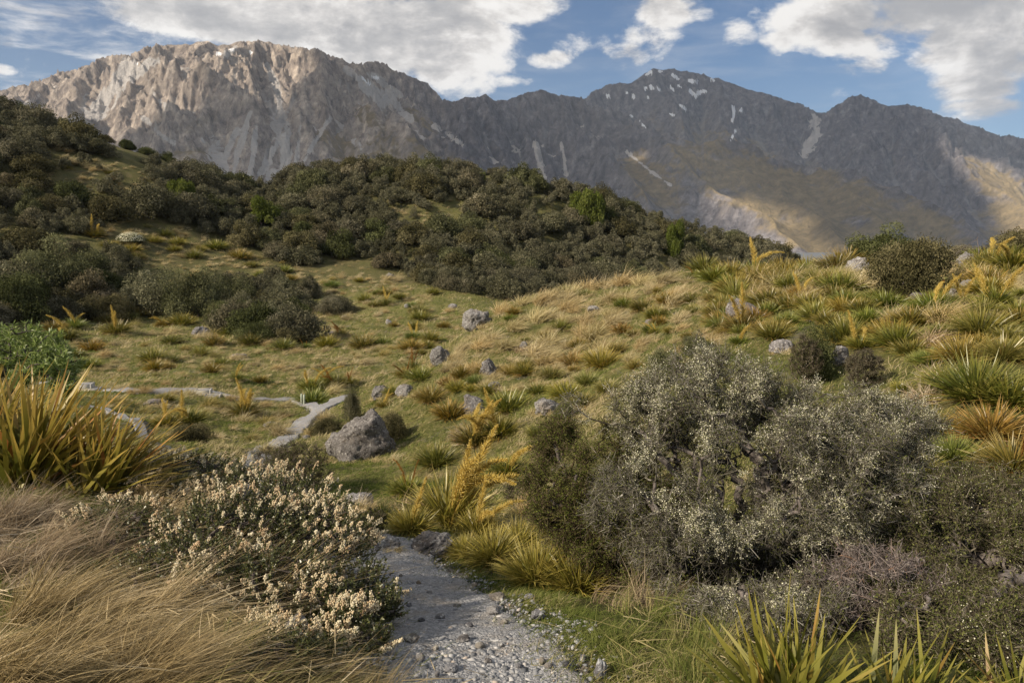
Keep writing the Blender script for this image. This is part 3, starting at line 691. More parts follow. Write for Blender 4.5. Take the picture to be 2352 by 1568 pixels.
# ============================================================ plants, rocks and timber
def leaf_mat(name, stops, tip=None, tipf=.6, trans=.35, rough=None, attrn='v', patch=None):
    m, T = new_mat(name)
    c = T.ramp(T.attr(attrn), stops)
    if patch: c = T.mix(T.sstep(T.noise(T.n('ShaderNodeTexCoord').outputs['Object'], patch[0], 3, .6), .45, .62), c, patch[1])
    if tip: c = T.mix(T.m('MULTIPLY', T.sstep(T.attr('t'), .45, 1.0), tipf), c, tip)
    oc = T.n('ShaderNodeObjectInfo').outputs['Color']
    c = T.mix(1.0, c, oc, 'MULTIPLY')
    d = T.n('ShaderNodeBsdfDiffuse', inp={'Color': c}); tr = T.n('ShaderNodeBsdfTranslucent', inp={'Color': c})
    s = T.n('ShaderNodeMixShader', inp={0: trans, 1: d.outputs[0], 2: tr.outputs[0]})
    if rough:
        g_ = T.n('ShaderNodeBsdfGlossy', inp={'Color': (.9, .9, .85), 'Roughness': rough[0]})
        s = T.n('ShaderNodeMixShader', inp={0: rough[1], 1: s.outputs[0], 2: g_.outputs[0]})
    T.out(s.outputs[0]); return m
def bark_mat(name, a, b, sc=30):
    m, T = new_mat(name); P = T.n('ShaderNodeTexCoord').outputs['Object']
    n_ = T.noise(T.vmap(P, scale=(1, 1, .4)), sc, 5, .7); c = T.ramp(n_, [(.3, a), (.7, b)])
    bm = T.n('ShaderNodeBump', inp={'Height': n_, 'Strength': .6, 'Distance': .01})
    T.out(T.n('ShaderNodeBsdfDiffuse', inp={'Color': c, 'Normal': bm.outputs[0]}).outputs[0]); return m
def unit(a): return a/(np.linalg.norm(a, axis=-1, keepdims=True)+1e-9)
class Acc:
    def __init__(s): s.V = []; s.Q = []; s.T3 = []; s.v = []; s.t = []; s.n = 0
    def add(s, V, Q=None, T3=None, v=0.5, t=0.0):
        V = V.reshape(-1, 3); s.V.append(V)
        if Q is not None and len(Q): s.Q.append(Q+s.n)
        if T3 is not None and len(T3): s.T3.append(T3+s.n)
        s.v.append(np.broadcast_to(np.asarray(v, float).ravel() if np.ndim(v) else v, (len(V),))); s.t.append(np.broadcast_to(np.asarray(t, float).ravel() if np.ndim(t) else t, (len(V),)))
        s.n += len(V)
    def mesh(s, name, mat, smooth=False):
        fs = []
        if s.Q: fs.append(np.concatenate(s.Q))
        if s.T3: fs.append(np.concatenate(s.T3))
        return mkmesh(name, np.concatenate(s.V), fs, smooth, {'v': np.concatenate(s.v), 't': np.concatenate(s.t)}, mat)
def blades(A, base, dirv, L, W, droop=.3, nseg=4, wind=None, v=None, r=None, flat=0.0, wpow=1.5, w0=.6):
    """ribbon leaves; droop bends them towards the ground"""
    r = r or rng; N = len(base); dirv = unit(dirv); L = np.broadcast_to(L, (N,)); W = np.broadcast_to(W, (N,)); droop = np.broadcast_to(droop, (N,))
    t = np.linspace(0, 1, nseg+1); c = base[:, None, :]+dirv[:, None, :]*(L[:, None]*t)[..., None]
    c[..., 2] -= (droop*L)[:, None]*t[None]**2
    if wind is not None: c += np.broadcast_to(wind, (N, 3))[:, None, :]*(L[:, None]*t**2)[..., None]
    rv = r.normal(size=(N, 3)); up = np.array([0, 0, 1.0])
    ref = unit(rv*(1-flat)+up*flat*3)
    side = unit(np.cross(dirv, ref))
    w = (w0+(1-w0)*np.sin(np.clip(t*2.2, 0, 1)*pi/2))*(1-t**wpow)+.04
    off = side[:, None, :]*(W[:, None]*w[None]*.5)[..., None]
    V = np.stack([c-off, c+off], 2)          # N,S,2,3
    S = nseg+1; b = (np.arange(N)*S*2)[:, None]+np.arange(nseg)[None]*2
    Q = np.stack([b, b+1, b+3, b+2], -1).reshape(-1, 4)
    vv = r.random(N) if v is None else np.broadcast_to(v, (N,))
    A.add(V, Q, v=np.repeat(vv, S*2), t=np.tile(np.repeat(t, 2), N))
    return c
def leaves(A, P, nrm, size, asp=.5, v=None, r=None, fold=0.0):
    """diamond leaves centred on P"""
    r = r or rng; N = len(P); size = np.broadcast_to(size, (N,))
    a = unit(np.cross(nrm, r.normal(size=(N, 3)))); b = unit(np.cross(nrm, a)); s = size[:, None]
    V = np.stack([P-a*s*.5, P+b*s*.5*asp, P+a*s*.5, P-b*s*.5*asp], 1)
    Q = np.arange(N*4).reshape(N, 4); vv = r.random(N) if v is None else v
    A.add(V, Q, v=np.repeat(vv, 4), t=np.tile([0, .5, 1, .5], N))
def sticks(A, P0, P1, w0, w1, v=None, r=None, sides=3):
    """tapered prisms between point pairs"""
    r = r or rng; N = len(P0); d = unit(P1-P0); a = unit(np.cross(d, r.normal(size=(N, 3)))); b = np.cross(d, a)
    w0 = np.broadcast_to(w0, (N,)); w1 = np.broadcast_to(w1, (N,)); an = np.arange(sides)*2*pi/sides
    ring = a[:, None]*np.cos(an)[None, :, None]+b[:, None]*np.sin(an)[None, :, None]
    V = np.concatenate([P0[:, None]+ring*w0[:, None, None], P1[:, None]+ring*w1[:, None, None]], 1)
    k = np.arange(sides); q = np.stack([k, (k+1) % sides, (k+1) % sides+sides, k+sides], -1)
    Q = ((np.arange(N)*sides*2)[:, None, None]+q[None]).reshape(-1, 4)
    vv = r.random(N) if v is None else np.broadcast_to(v, (N,))
    A.add(V, Q, v=np.repeat(vv, sides*2), t=np.tile(np.repeat([0., 1.], sides), N))
def crooked(P0, P1, nseg, amp, r):
    t = np.linspace(0, 1, nseg+1)[:, None]; L = np.linalg.norm(P1-P0); o = r.normal(size=(nseg+1, 3))*amp*L; o[0] = 0; o[-1] = 0
    return P0+(P1-P0)*t+o
def tube(A, P, R, v=.5, sides=6):
    P = np.asarray(P, float); R = np.broadcast_to(R, (len(P),)); d = unit(np.gradient(P, axis=0)); ref = np.array([.31, .2, .93]) if abs(d[0, 2]) < .9 else np.array([1., .1, 0])
    a = unit(np.cross(d, ref)); b = np.cross(d, a); an = np.arange(sides)*2*pi/sides
    V = P[:, None]+(a[:, None]*np.cos(an)[None, :, None]+b[:, None]*np.sin(an)[None, :, None])*R[:, None, None]
    A.add(V, grid_faces(len(P), sides, True), v=v, t=np.repeat(np.linspace(0, 1, len(P)), sides))
def rndir(N, r, lo=-1, hi=1):
    z = r.uniform(lo, hi, N); a = r.uniform(0, 2*pi, N); q = np.sqrt(1-z*z); return np.stack([q*np.cos(a), q*np.sin(a), z], -1)
def depth_of(P): return P[1]*cos(PITCH)-(P[2]-CAMZ)*sin(PITCH)
def put(name, parts_proto, loc, rz, sc, color=None, tilt=0.0):
    """copy a thing with its parts: parts_proto = (mesh or None, [(part name, mesh, [(sub name, mesh)])])"""
    root_me, parts = parts_proto
    o = bpy.data.objects.new(name, root_me); COL.objects.link(o)
    o.location = loc; o.rotation_euler = (tilt, 0, rz); o.scale = sc if not np.isscalar(sc) else (sc,)*3
    if color is not None: o.color = (*color, 1)
    for pn, pm in parts:
        c = bpy.data.objects.new(pn, pm); COL.objects.link(c); c.parent = o
        if color is not None and pn in ('crown', 'foliage', 'leaves', 'leaf_rosette'): c.color = (*color, 1)
    return o

# ---- materials
M = {}
M['scrub'] = leaf_mat('scrub_leaves', [(0, (.04, .042, .024)), (.35, (.092, .09, .053)), (.7, (.152, .145, .09)), (1, (.24, .225, .15))], trans=.25)
M['bright'] = leaf_mat('bright_leaves', [(0, (.045, .065, .012)), (.5, (.10, .125, .025)), (1, (.19, .21, .06))], trans=.4)
M['willow'] = leaf_mat('long_green_leaves', [(0, (.09, .14, .025)), (.5, (.20, .27, .06)), (1, (.36, .42, .15))], trans=.4, rough=(.45, .05))
M['spear'] = leaf_mat('spear_leaves', [(0, (.06, .075, .010)), (.45, (.125, .135, .018)), (.75, (.21, .19, .028)), (.95, (.32, .24, .05)), (1, (.30, .15, .04))], tip=(.42, .34, .09), tipf=.7, trans=.3, rough=(.45, .05))
M['spearg'] = leaf_mat('golden_spear_leaves', [(0, (.11, .115, .02)), (.4, (.21, .19, .035)), (.85, (.32, .26, .06)), (1, (.34, .20, .06))], tip=(.50, .40, .12), tipf=.6, trans=.35, rough=(.4, .05))
M['stalk'] = leaf_mat('golden_bracts', [(0, (.34, .23, .045)), (.5, (.56, .42, .10)), (1, (.72, .58, .22))], trans=.35)
M['stalkd'] = leaf_mat('brown_bracts', [(0, (.12, .055, .015)), (.5, (.25, .12, .03)), (1, (.38, .21, .06))], trans=.3)
M['tuss'] = leaf_mat('tussock_blades', [(0, (.22, .18, .08)), (.4, (.38, .31, .15)), (.8, (.54, .45, .26)), (1, (.64, .57, .40))], tip=(.60, .51, .33), tipf=.5, trans=.3)
M['tussf'] = leaf_mat('foreground_tussock_blades', [(0, (.10, .075, .03)), (.35, (.24, .18, .085)), (.7, (.42, .33, .17)), (1, (.64, .54, .36))], tip=(.5, .41, .26), tipf=.35, trans=.25)
M['tussg'] = leaf_mat('green_tussock_blades', [(0, (.12, .13, .03)), (.5, (.25, .23, .08)), (1, (.45, .37, .18))], tip=(.55, .45, .24), tipf=.6, trans=.3)
M['tusst'] = leaf_mat('pale_straw_blades', [(0, (.16, .12, .07)), (.4, (.33, .26, .17)), (.8, (.48, .40, .29)), (1, (.62, .56, .45))], trans=.3)
M['grass'] = leaf_mat('grass_blades', [(0, (.07, .098, .02)), (.35, (.135, .165, .042)), (.65, (.22, .23, .07)), (.85, (.36, .31, .14)), (1, (.5, .42, .25))], trans=.4)
M['thorn'] = leaf_mat('grey_thorn_twigs', [(0, (.06, .052, .04)), (.55, (.13, .118, .09)), (.85, (.20, .188, .15)), (1, (.38, .36, .32))], trans=.0)
M['thornr'] = leaf_mat('dead_thorn_twigs', [(0, (.08, .065, .058)), (.6, (.18, .15, .135)), (.93, (.32, .28, .26)), (1, (.32, .18, .10))], trans=.0)
M['mleaf'] = leaf_mat('tiny_olive_leaves', [(0, (.05, .065, .018)), (.5, (.115, .13, .036)), (1, (.22, .225, .08))], trans=.35)
M['mflow'] = leaf_mat('cream_blossom', [(0, (.55, .53, .32)), (.5, (.72, .70, .50)), (1, (.85, .83, .66))], trans=.3)
M['dleaf'] = leaf_mat('tiny_dark_green_leaves', [(0, (.045, .062, .014)), (.5, (.10, .12, .026)), (1, (.19, .20, .05))], trans=.35)
M['hleaf'] = leaf_mat('heath_leaves', [(0, (.045, .055, .016)), (.5, (.095, .11, .03)), (.85, (.17, .165, .055)), (1, (.30, .15, .07))], trans=.3, rough=(.4, .06))
M['bell'] = leaf_mat('cream_bells', [(0, (.50, .34, .20)), (.25, (.66, .52, .33)), (.6, (.74, .65, .44)), (1, (.80, .74, .56))], trans=.25)
M['bark'] = bark_mat('dark_bark', (.05, .042, .036), (.15, .13, .115))
M['gbark'] = bark_mat('grey_bark', (.06, .05, .045), (.22, .195, .175))
m_rock, T = new_mat('boulder_rock'); P = T.n('ShaderNodeTexCoord').outputs['Object']; G_ = T.pos()
n1_ = T.noise(G_, 5.0, 8, .7); n2_ = T.noise(T.vmap(G_, loc=(4, 1, 7)), 22, 6, .7); n3_ = T.noise(T.vmap(G_, loc=(1, 8, 2)), 2.2, 4, .6)
c = T.ramp(n1_, [(.3, (.11, .10, .095)), (.5, (.22, .21, .20)), (.7, (.33, .32, .305))])
c = T.mix(T.m('MULTIPLY', T.sstep(n2_, .54, .59), .85), c, (.52, .51, .47)); c = T.mix(T.m('MULTIPLY', T.sstep(T.noise(T.vmap(G_, loc=(9, 9, 2)), 9, 7, .75), .56, .60), .8), c, (.055, .05, .048))
c = T.mix(T.m('MULTIPLY', T.sstep(n3_, .55, .7), .4), c, (.24, .19, .13))
oc = T.n('ShaderNodeObjectInfo').outputs['Color']; c = T.mix(1.0, c, oc, 'MULTIPLY')
bm = T.n('ShaderNodeBump', inp={'Height': T.m('ADD', n1_, T.m('MULTIPLY', n2_, .5)), 'Strength': .9, 'Distance': .06})
T.out(T.n('ShaderNodeBsdfDiffuse', inp={'Color': c, 'Normal': bm.outputs[0], 'Roughness': .5}).outputs[0])

# ---- boulders
def ico(sub):
    bm_ = __import__('bmesh').new(); __import__('bmesh').ops.create_icosphere(bm_, subdivisions=sub, radius=1.0)
    V = np.array([v.co[:] for v in bm_.verts]); Fc = np.array([[v.index for v in f.verts] for f in bm_.faces]); bm_.free(); return V, Fc
ICO5, ICO3 = ico(5), ico(3)
def n3(V, f, s): return (fbm(V[:, 0]*f+V[:, 2]*f*.7, V[:, 1]*f+3.1*s, 5, 400+s, .6)+fbm(V[:, 2]*f-V[:, 0]*f*.3, V[:, 1]*f*.8+V[:, 2]*f*.5+7, 5, 430+s, .6))*.5
def rock_mesh(seed, big=True):
    r = np.random.default_rng(1000+seed); V, Fc = (ICO5 if big else ICO3); V = V.copy()
    for _ in range(9 if big else 6):     # chop with planes for flat broken faces
        nrm = unit(r.normal(size=3)); d = r.uniform(.55, .88); k = V@nrm; ex = np.maximum(k-d, 0); V = V-ex[:, None]*nrm[None]*.85
    nn_ = unit(V); V = V+nn_*(n3(V, 1.3, seed)*.22+n3(V, 4.0, seed+5)*.07+(n3(V, 11, seed+9)*.045 if big else 0))[:, None]
    return mkmesh('boulder', V, Fc, True, None, m_rock)
def set_boulder(name, u, vb, w, h, seed, label, cat='boulder', group=None, rz=None, tint=(1, 1, 1), big=True, lift=0.0, tilt=0.0):
    P = hit(u, vb)[0]
    if not np.isfinite(P[0]): return None
    D = depth_of(P); sx_ = px(1, 1)*0 + w*D/F/2*1.08; sz_ = h*D/F/2*1.25
    o = ob(name, rock_mesh(seed, big), None, (P[0], P[1]+sx_*.5, P[2]+sz_*.45+lift), (tilt*.3, tilt, rz if rz is not None else (seed*1.7) % 6.28), (sx_, sx_*.85, sz_))
    o.color = (tint[0]*.70, tint[1]*.70, tint[2]*.70, 1); tag(o, label, cat, group); return o
WHT = (1.35, 1.37, 1.4)
BO = [ # u, v base, w, h, label, tint
 (832,1058,150,122,'largest grey boulder, leaning beside the track with a dark bush at its shoulder',(.95,.93,.92)),
 (1100,752,80,52,'pale rounded boulder on the left end of the tussock knoll crest',(1.2,1.2,1.2)),
 (1010,838,48,42,'tilted grey slab half way up the left edge of the knoll',(1.05,1.05,1.05)),
 (1122,862,42,40,'upright rough grey boulder in the middle of the knoll slope',(.95,.95,.97)),
 (1135,895,30,20,'small grey rock just under the upright rough boulder',(1,1,1)),
 (930,908,52,24,'low pale boulder among speargrass just above the track bend',(1.2,1.2,1.2)),
 (873,914,42,34,'grey wedge boulder at the right-hand edge of the track bend',(1.1,1.1,1.1)),
 (1084,948,56,44,'dark grey boulder behind the golden flowering speargrass',(.9,.9,.93)),
 (1255,950,78,34,'flat lichen-spotted boulder with a small bush at its right',(1.2,1.2,1.2)),
 (1718,735,78,52,'sloping dark boulder embedded in the upper knoll tussocks',(.9,.87,.88)),
 (1690,706,44,28,'round dark rock touching the sloping boulder from behind',(.85,.83,.84)),
 (1495,748,26,16,'small dark rock below the paired speargrass on the knoll',(.9,.9,.95)),
 (1364,718,34,18,'flat pale rock in the short grass of the knoll top',(1.3,1.3,1.3)),
 (1203,804,18,22,'little pale standing rock beside russet tussocks',(1.2,1.2,1.2)),
 (1797,808,58,32,'pale flat rock behind the flowering thorn bush',(1.2,1.2,1.25)),
 (1932,838,44,50,'pale pitted boulder between the dark bush and the wispy brown bush',(1.25,1.25,1.25)),
 (1974,628,48,46,'pointed lichen boulder at the left foot of the big olive bush',(1.25,1.25,1.28)),
 (2224,612,50,34,'lichen boulder on the skyline under the dead stick',(1.1,1.1,1.12)),
 (2232,664,36,24,'small lichen rock right of the big olive bush',(1.1,1.1,1.1)),
 (2192,682,32,20,'half-buried rock at the right foot of the big olive bush',(1.0,1,1)),
 (2112,690,34,22,'shadowed rock under the front of the big olive bush',(.85,.83,.83)),
 (1872,736,50,20,'flat grey rock in the speargrass above the dark bush',(1.0,1,1)),
 (1598,618,32,26,'pale rock on the knoll crest behind a rusty flower stalk',(1.45,1.4,1.4)),
 (990,1272,98,46,'rough dark-veined grey boulder with moss at the edge of the path',(1.0,1,1.02)),
 (876,1266,72,34,'smooth pale grey rock where the path drops away',WHT),
 (822,1168,70,40,'pale rock half hidden by straw behind the blossom',(1.25,1.28,1.35)),
 (556,1092,42,26,'pale flat rock on the lower track behind the blossom',WHT),
 (338,1052,22,28,'small broken blue-grey rock by the big left speargrass',(1.2,1.25,1.35)),
 (460,772,36,26,'pale boulder on the basin floor below the big grey-green bushes',(1.2,1.2,1.25)),
 (646,722,26,16,'pale rock on the grass under the far scrub edge',(1.3,1.3,1.35)),
 (896,640,26,14,'grey rock at the foot of the dark scrub slope',(1.1,1.1,1.1)),
 (892,744,17,12,'small white rock alone in the middle of the basin',WHT),
 (790,732,16,9,'tiny flat pale rock in the basin grass',WHT),
 (702,738,18,12,'tiny grey rock near the paired small bushes',(1.1,1.1,1.1)),
 (156,376,34,8,'flat rock outcrop high on the left hillside clearing',(1.1,1.1,1.15)),
 (345,930,50,12,'low pebbly rock mound beside the upper track',(1.1,1.05,1.05)),
 (664,768,26,12,'low pale rock between speargrass on the far basin floor',(1.2,1.15,1.15)),
 (704,1010,18,12,'small grey rock on the left kerb of the lower track',(1.1,1.1,1.1)),
 (620,985,40,16,'flat pale rock at the left edge of the lower track',WHT),
 (680,1468,60,55,'grey rock buried in the straw under the blossom',(1.0,.98,1.0)),
 (760,772,30,12,'flat grey rock beside two dark speargrass in the basin',(1.1,1.05,1.1)),
 (545,822,36,10,'low grey stones in the basin grass above the upper track',(1,.97,1)),
 (1040,708,22,12,'pale rock at the edge of the knoll foot in the basin',(1.2,1.2,1.2)),
 (935,706,14,10,'tiny white rock above the two round speargrass cushions',WHT),
]
for i_, (u, v, w, h, lb, tn) in enumerate(BO):
    set_boulder('boulder', u, v, w, h, i_, lb, 'boulder' if w > 30 else 'rock', 'boulders and rocks', tint=tn, big=w > 30, tilt=-.25 if i_ in (0, 2, 9) else .0)
ST = [(1134,1416,35,14),(1235,1426,37,17),(1142,1382,40,8),(1066,1480,33,13),(1077,1448,22,9),(1159,1440,18,12),(965,1524,23,17),(1037,1549,34,15),(1102,1494,22,12),(1152,1494,14,12),(1228,1502,14,12),(1246,1530,18,14),
      (1300,1540,16,15),(1380,1560,34,44),(947,1480,36,12),(1012,1426,24,10),(968,1433,16,8),(961,1347,14,8),(1260,1540,20,12),(1190,1540,14,9),(1000,1500,15,9),(1120,1530,18,10),(940,1400,15,9),(1050,1400,18,8),(1005,1560,14,10),(1215,1380,22,10),(920,1330,12,7),(985,1370,14,7),(1340,1520,14,10),(1090,1350,16,7)]
SL = ['pale oval stone on the grassy right edge of the path','smooth pale stone alone on the bank right of the path','thin flat slate slab set in the turf right of the path','flat white stone in the centre of the path','small white stone above the flat white one','blue-grey stone below the pale oval one','blue-grey pointed stone low on the left of the path','wide grey stone at the bottom of the path','grey triangular stone mid path','small brown pebble mid path','small pale pebble at the right path edge','pale greenish stone in the gravel at the right','dark wet-looking stone at the lower right path edge','tall pale stone standing in the lower right bank','flat light slab on the left of the path','cream flat stone in the upper gravel','small light stone left of the cream one','little pale stone far up the path','angular cream stone beside the greenish one']
for i_, (u, v, w, h) in enumerate(ST):
    lab = SL[i_] if i_ < len(SL) else 'small loose grey stone lying in the path gravel'
    set_boulder('stone', u, v, w, h, 60+i_, lab, 'stone', 'stones on the path', tint=[WHT, (1.1, 1.15, 1.25), (1.2, 1.15, 1.05)][i_ % 3] if i_ != 12 else (.6, .65, .75), big=w > 28, lift=.016)
# loose gravel, one uncountable spread
def gravel():
    r = np.random.default_rng(5); A = Acc(); V0, F0 = ico(1); L_ = PATHS[0]['line']
    n_ = 36000; k = r.integers(20, len(L_)-1, n_)
    s_ = r.normal(0, .62, n_).clip(-1.5, 1.5); dd = np.gradient(L_[:, :2], axis=0); dd = unit(dd); nn = np.stack([dd[:, 1], -dd[:, 0]], -1)
    XY = L_[k, :2]+nn[k]*(s_*L_[k, 2])[:, None]+r.normal(0, .03, (n_, 2)); z = gz(XY[:, 0], XY[:, 1])
    sz = np.exp(r.normal(log(.0048), .6, n_)).clip(.0022, .017); ax = r.uniform(.5, 1.3, (n_, 3)); ax[:, 2] *= .5
    an = r.uniform(0, 6.28, n_); c_, s2 = np.cos(an), np.sin(an)
    V = V0[None]*(1+.25*r.normal(size=(n_, len(V0), 1)))*ax[:, None]*sz[:, None, None]
    V = np.stack([V[..., 0]*c_[:, None]-V[..., 1]*s2[:, None], V[..., 0]*s2[:, None]+V[..., 1]*c_[:, None], V[..., 2]], -1)
    V += np.concatenate([XY, (z+sz*.3+.008)[:, None]], 1)[:, None]
    Fq = (F0[None]+(np.arange(n_)*len(V0))[:, None, None]).reshape(-1, 3)
    m, T = new_mat('loose_stone'); cc = T.ramp(T.attr('v'), [(0, (.10, .105, .11)), (.4, (.20, .205, .21)), (.75, (.30, .30, .295)), (.93, (.42, .415, .40)), (1, (.32, .25, .18))])
    T.out(T.n('ShaderNodeBsdfPrincipled', inp={'Base Color': cc, 'Roughness': .8, 'Specular IOR Level': .25}).outputs[0])
    A.add(V, None, Fq, v=np.repeat(r.random(n_), len(V0)))
    tag(ob('gravel', A.mesh('gravel', m)), 'loose grey gravel chips covering the near path', None, None, 'stuff')
gravel()

# ---- scrub bushes (unit: crown radius 1)
def bush_parts(seed, mat, nlobe=34, nleaf=14000, hgt=1.0, lsz=.060, spread=1.0, open_=0.0, bark='bark'):
    r = np.random.default_rng(seed); cr = Acc(); br = Acc()
    d = rndir(nlobe, r, -.05, 1); rad = r.uniform(.35, 1.12, nlobe)**.7
    C = d*rad[:, None]*np.array([spread, spread, hgt])*.78; C[:, 2] = C[:, 2]*.95+.14
    C = np.concatenate([C, np.stack([r.uniform(-.5, .5, 8), r.uniform(-.5, .5, 8), r.uniform(.2, .6, 8)*hgt], -1)]); nl = len(C)
    R = r.uniform(.13, .38, nl); per = (R**2/(R**2).sum()*nleaf).astype(int)
    for c_, r_, n_ in zip(C, R, per):
        dd = rndir(n_, r, -.75, 1); rr = r_*r.uniform(.55, 1.06, n_)**.7*(1+.28*fbm(dd[:, 0]*2.2+c_[0]*5, dd[:, 1]*2.2+dd[:, 2]*1.5+c_[1]*5, 3, seed))
        P = c_+dd*rr[:, None]*np.array([1.15, 1.15, .85]); lv = np.clip(r.normal(.5+.25*r.normal(), .2, n_), 0, 1)
        leaves(cr, P, unit(dd+r.normal(0, .8, (n_, 3))), lsz*r.uniform(.6, 1.5, n_), .55, lv, r)
    for k in range(3):
        b0_ = np.array([r.uniform(-.12, .12), r.uniform(-.12, .12), -.25]); js = r.choice(nl, 6, replace=False)
        fork = np.array([r.uniform(-.2, .2), r.uniform(-.2, .2), r.uniform(.12, .3)]); tube(br, crooked(b0_, fork, 3, .05, r), np.linspace(.045, .032, 4), sides=6)
        for j in js: tube(br, crooked(fork, C[j], 4, .07, r), np.linspace(.026, .008, 5), sides=5)
    return (None, [('crown', cr.mesh('crown', mat)), ('branches', br.mesh('branches', M[bark], True))])
NEARB = [bush_parts(50+k, M['scrub'], nlobe=46, nleaf=30000, hgt=[.85, 1.0, .9, .8][k], lsz=.036, spread=1.02) for k in range(4)]
BUSH = [bush_parts(10+k, M['scrub'], nlobe=26+4*k, hgt=[.75, .85, .95, .7, .8, 1.0, .65, .9][k], spread=1.05) for k in range(8)]
BRT = [bush_parts(30+k, M['bright'], nlobe=30, hgt=1.15, lsz=.075) for k in range(2)]
TINT = [(.95, .93, .95), (1.0, 1.0, .95), (.80, .76, .60), (1.18, 1.12, 1.12), (.86, .93, .72), (1.05, .95, .92), (.62, .72, .46), (1.35, 1.38, 1.3)]
TN = ['ash brown', 'olive grey', 'dark brown', 'silvery grey', 'grey green', 'dull russet grey', 'dark green', 'pale sage']
from collections import OrderedDict
bushes = []
def place_bush(u, vb, wpx, hpx, kind, label, cat='bush', tint=None, rz=None, group=None, name='shrub', P=None, proto=None, sink=.12):
    if P is None:
        P = hit(u, vb)[0]
        if not np.isfinite(P[0]): return None
        D = depth_of(P); R_ = wpx*D/F/2; Hh = hpx*D/F
    else: R_, Hh = wpx, hpx
    pr_ = proto or (BRT if kind == 'bright' else BUSH); pr_ = pr_[(len(bushes)*5+3) % len(pr_)]
    o = put(name, pr_, (P[0], P[1], P[2]-Hh*.02), rz if rz is not None else random.uniform(0, 6.28), (R_, R_, Hh/(1.05)), tint)
    tag(o, label, cat, group); bushes.append((P[0], P[1], R_)); return o
NB = [ # named bushes: u, v base, w, h, kind, tint index, label
 (2098,672,215,158,'s',2,'big rounded olive-brown bush standing on the knoll skyline'),
 (1868,874,100,155,'s',6,'dark green bush with a wispy top between two pale rocks'),
 (1520,890,110,100,'s',4,'soft grey-green bush behind the upper left of the thorn bush'),
 (1600,810,90,55,'s',4,'low fuzzy grey-green bush in the grass below the knoll'),
 (902,1008,100,75,'s',2,'dense dark brown bush hugging the shoulder of the largest boulder'),
 (808,965,42,100,'s',1,'tall narrow olive bush beside the track bend'),
 (750,1000,80,50,'s',2,'low brown bush between the track and the largest boulder'),
 (1295,965,56,60,'s',4,'small soft green bush beside the flat lichen boulder'),
 (430,1018,120,60,'s',2,'low dark brown bush above the big left speargrass'),
 (350,715,170,110,'s',7,'largest pale sage bush in the valley, left half of the pair'),
 (450,725,150,120,'s',4,'dark grey-green bush leaning against the pale sage one'),
 (130,665,210,130,'s',4,'broad grey-green bush on the left of the basin'),
 (40,735,170,140,'s',6,'dark green bush at the left edge above the bright green shrub'),
 (540,700,130,80,'s',4,'grey-green spreading bush right of the paired valley bushes'),
 (250,730,110,60,'s',2,'low brown bush in front of the broad grey-green one'),
 (710,682,62,66,'s',0,'upright ash-brown bush alone on the far basin floor'),
 (775,718,100,52,'s',0,'wide grey-brown bush just right of the upright one'),
 (600,780,110,50,'s',6,'low dark bush spreading over the basin grass'),
 (530,745,110,60,'s',6,'dark green bush below the grey-green spreading one'),
 (660,790,80,40,'s',2,'flat olive-brown bush at the right end of the low dark group'),
 (420,470,60,62,'b',0,'bright green bush on the left hillside'),
 (606,522,78,60,'b',0,'yellow-green bush in the middle of the scrub slope'),
 (1350,520,80,90,'b',0,'tallest bright green bush on the dark scrub slope'),
 (1550,590,54,72,'b',0,'narrow bright green bush on the descending scrub ridge'),
 (1105,420,24,26,'b',0,'little bright green bush near the scrub skyline'),
 (1188,682,26,22,'b',0,'small bright green bush behind the knoll crest'),
 (1270,640,24,20,'b',0,'tiny yellow-green bush low on the scrub slope'),
 (900,372,22,16,'b',0,'little bright green bush on the crown of the scrub hill'),
 (1890,592,26,22,'b',0,'small green bush in the dip at the end of the scrub ridge'),
 (1812,598,44,42,'s',6,'lone dark bush standing out at the end of the scrub ridge'),
 (490,392,16,20,'s',6,'tiny dark tree standing clear on the left ridge line'),
 (1500,760,0,0,'x',0,''),
]
for u, v, w, h, k, ti, lb in NB:
    if k == 'x': continue
    place_bush(u, v, w, h, 'bright' if k == 'b' else 's', lb, 'bush', tint=(1, 1, 1) if k == 'b' else TINT[ti], group=None, proto=NEARB if (k == 's' and (u > 740 or w > 100)) else None)
# bushes on the hidden side of the knoll crest, seen over it
for x_, dY, R_, H_, ti, lb in [((2040), 21, 1.15, 1.25, 6, 'dark flat-topped bush behind the big olive bush'), (1985, 24, .8, .75, 2, 'small dark bush left of the big olive bush, partly behind the crest'), (2150, 22, .9, .7, 0, 'grey-brown bush right behind the big olive bush'), (2215, 20, .75, .5, 3, 'pale twiggy bush on the right skyline'),
                          (2300, 18, .9, .75, 2, 'brown bush on the right skyline behind speargrass'), (2370, 16.5, .9, .85, 2, 'dark bush at the far right end of the skyline')]:
    p_ = at(x_, 560, dY); z_ = float(gz(p_[0], p_[1])); place_bush(0, 0, R_, H_, 's', lb, 'bush', TINT[ti], P=np.array([p_[0], p_[1], z_]), proto=NEARB)
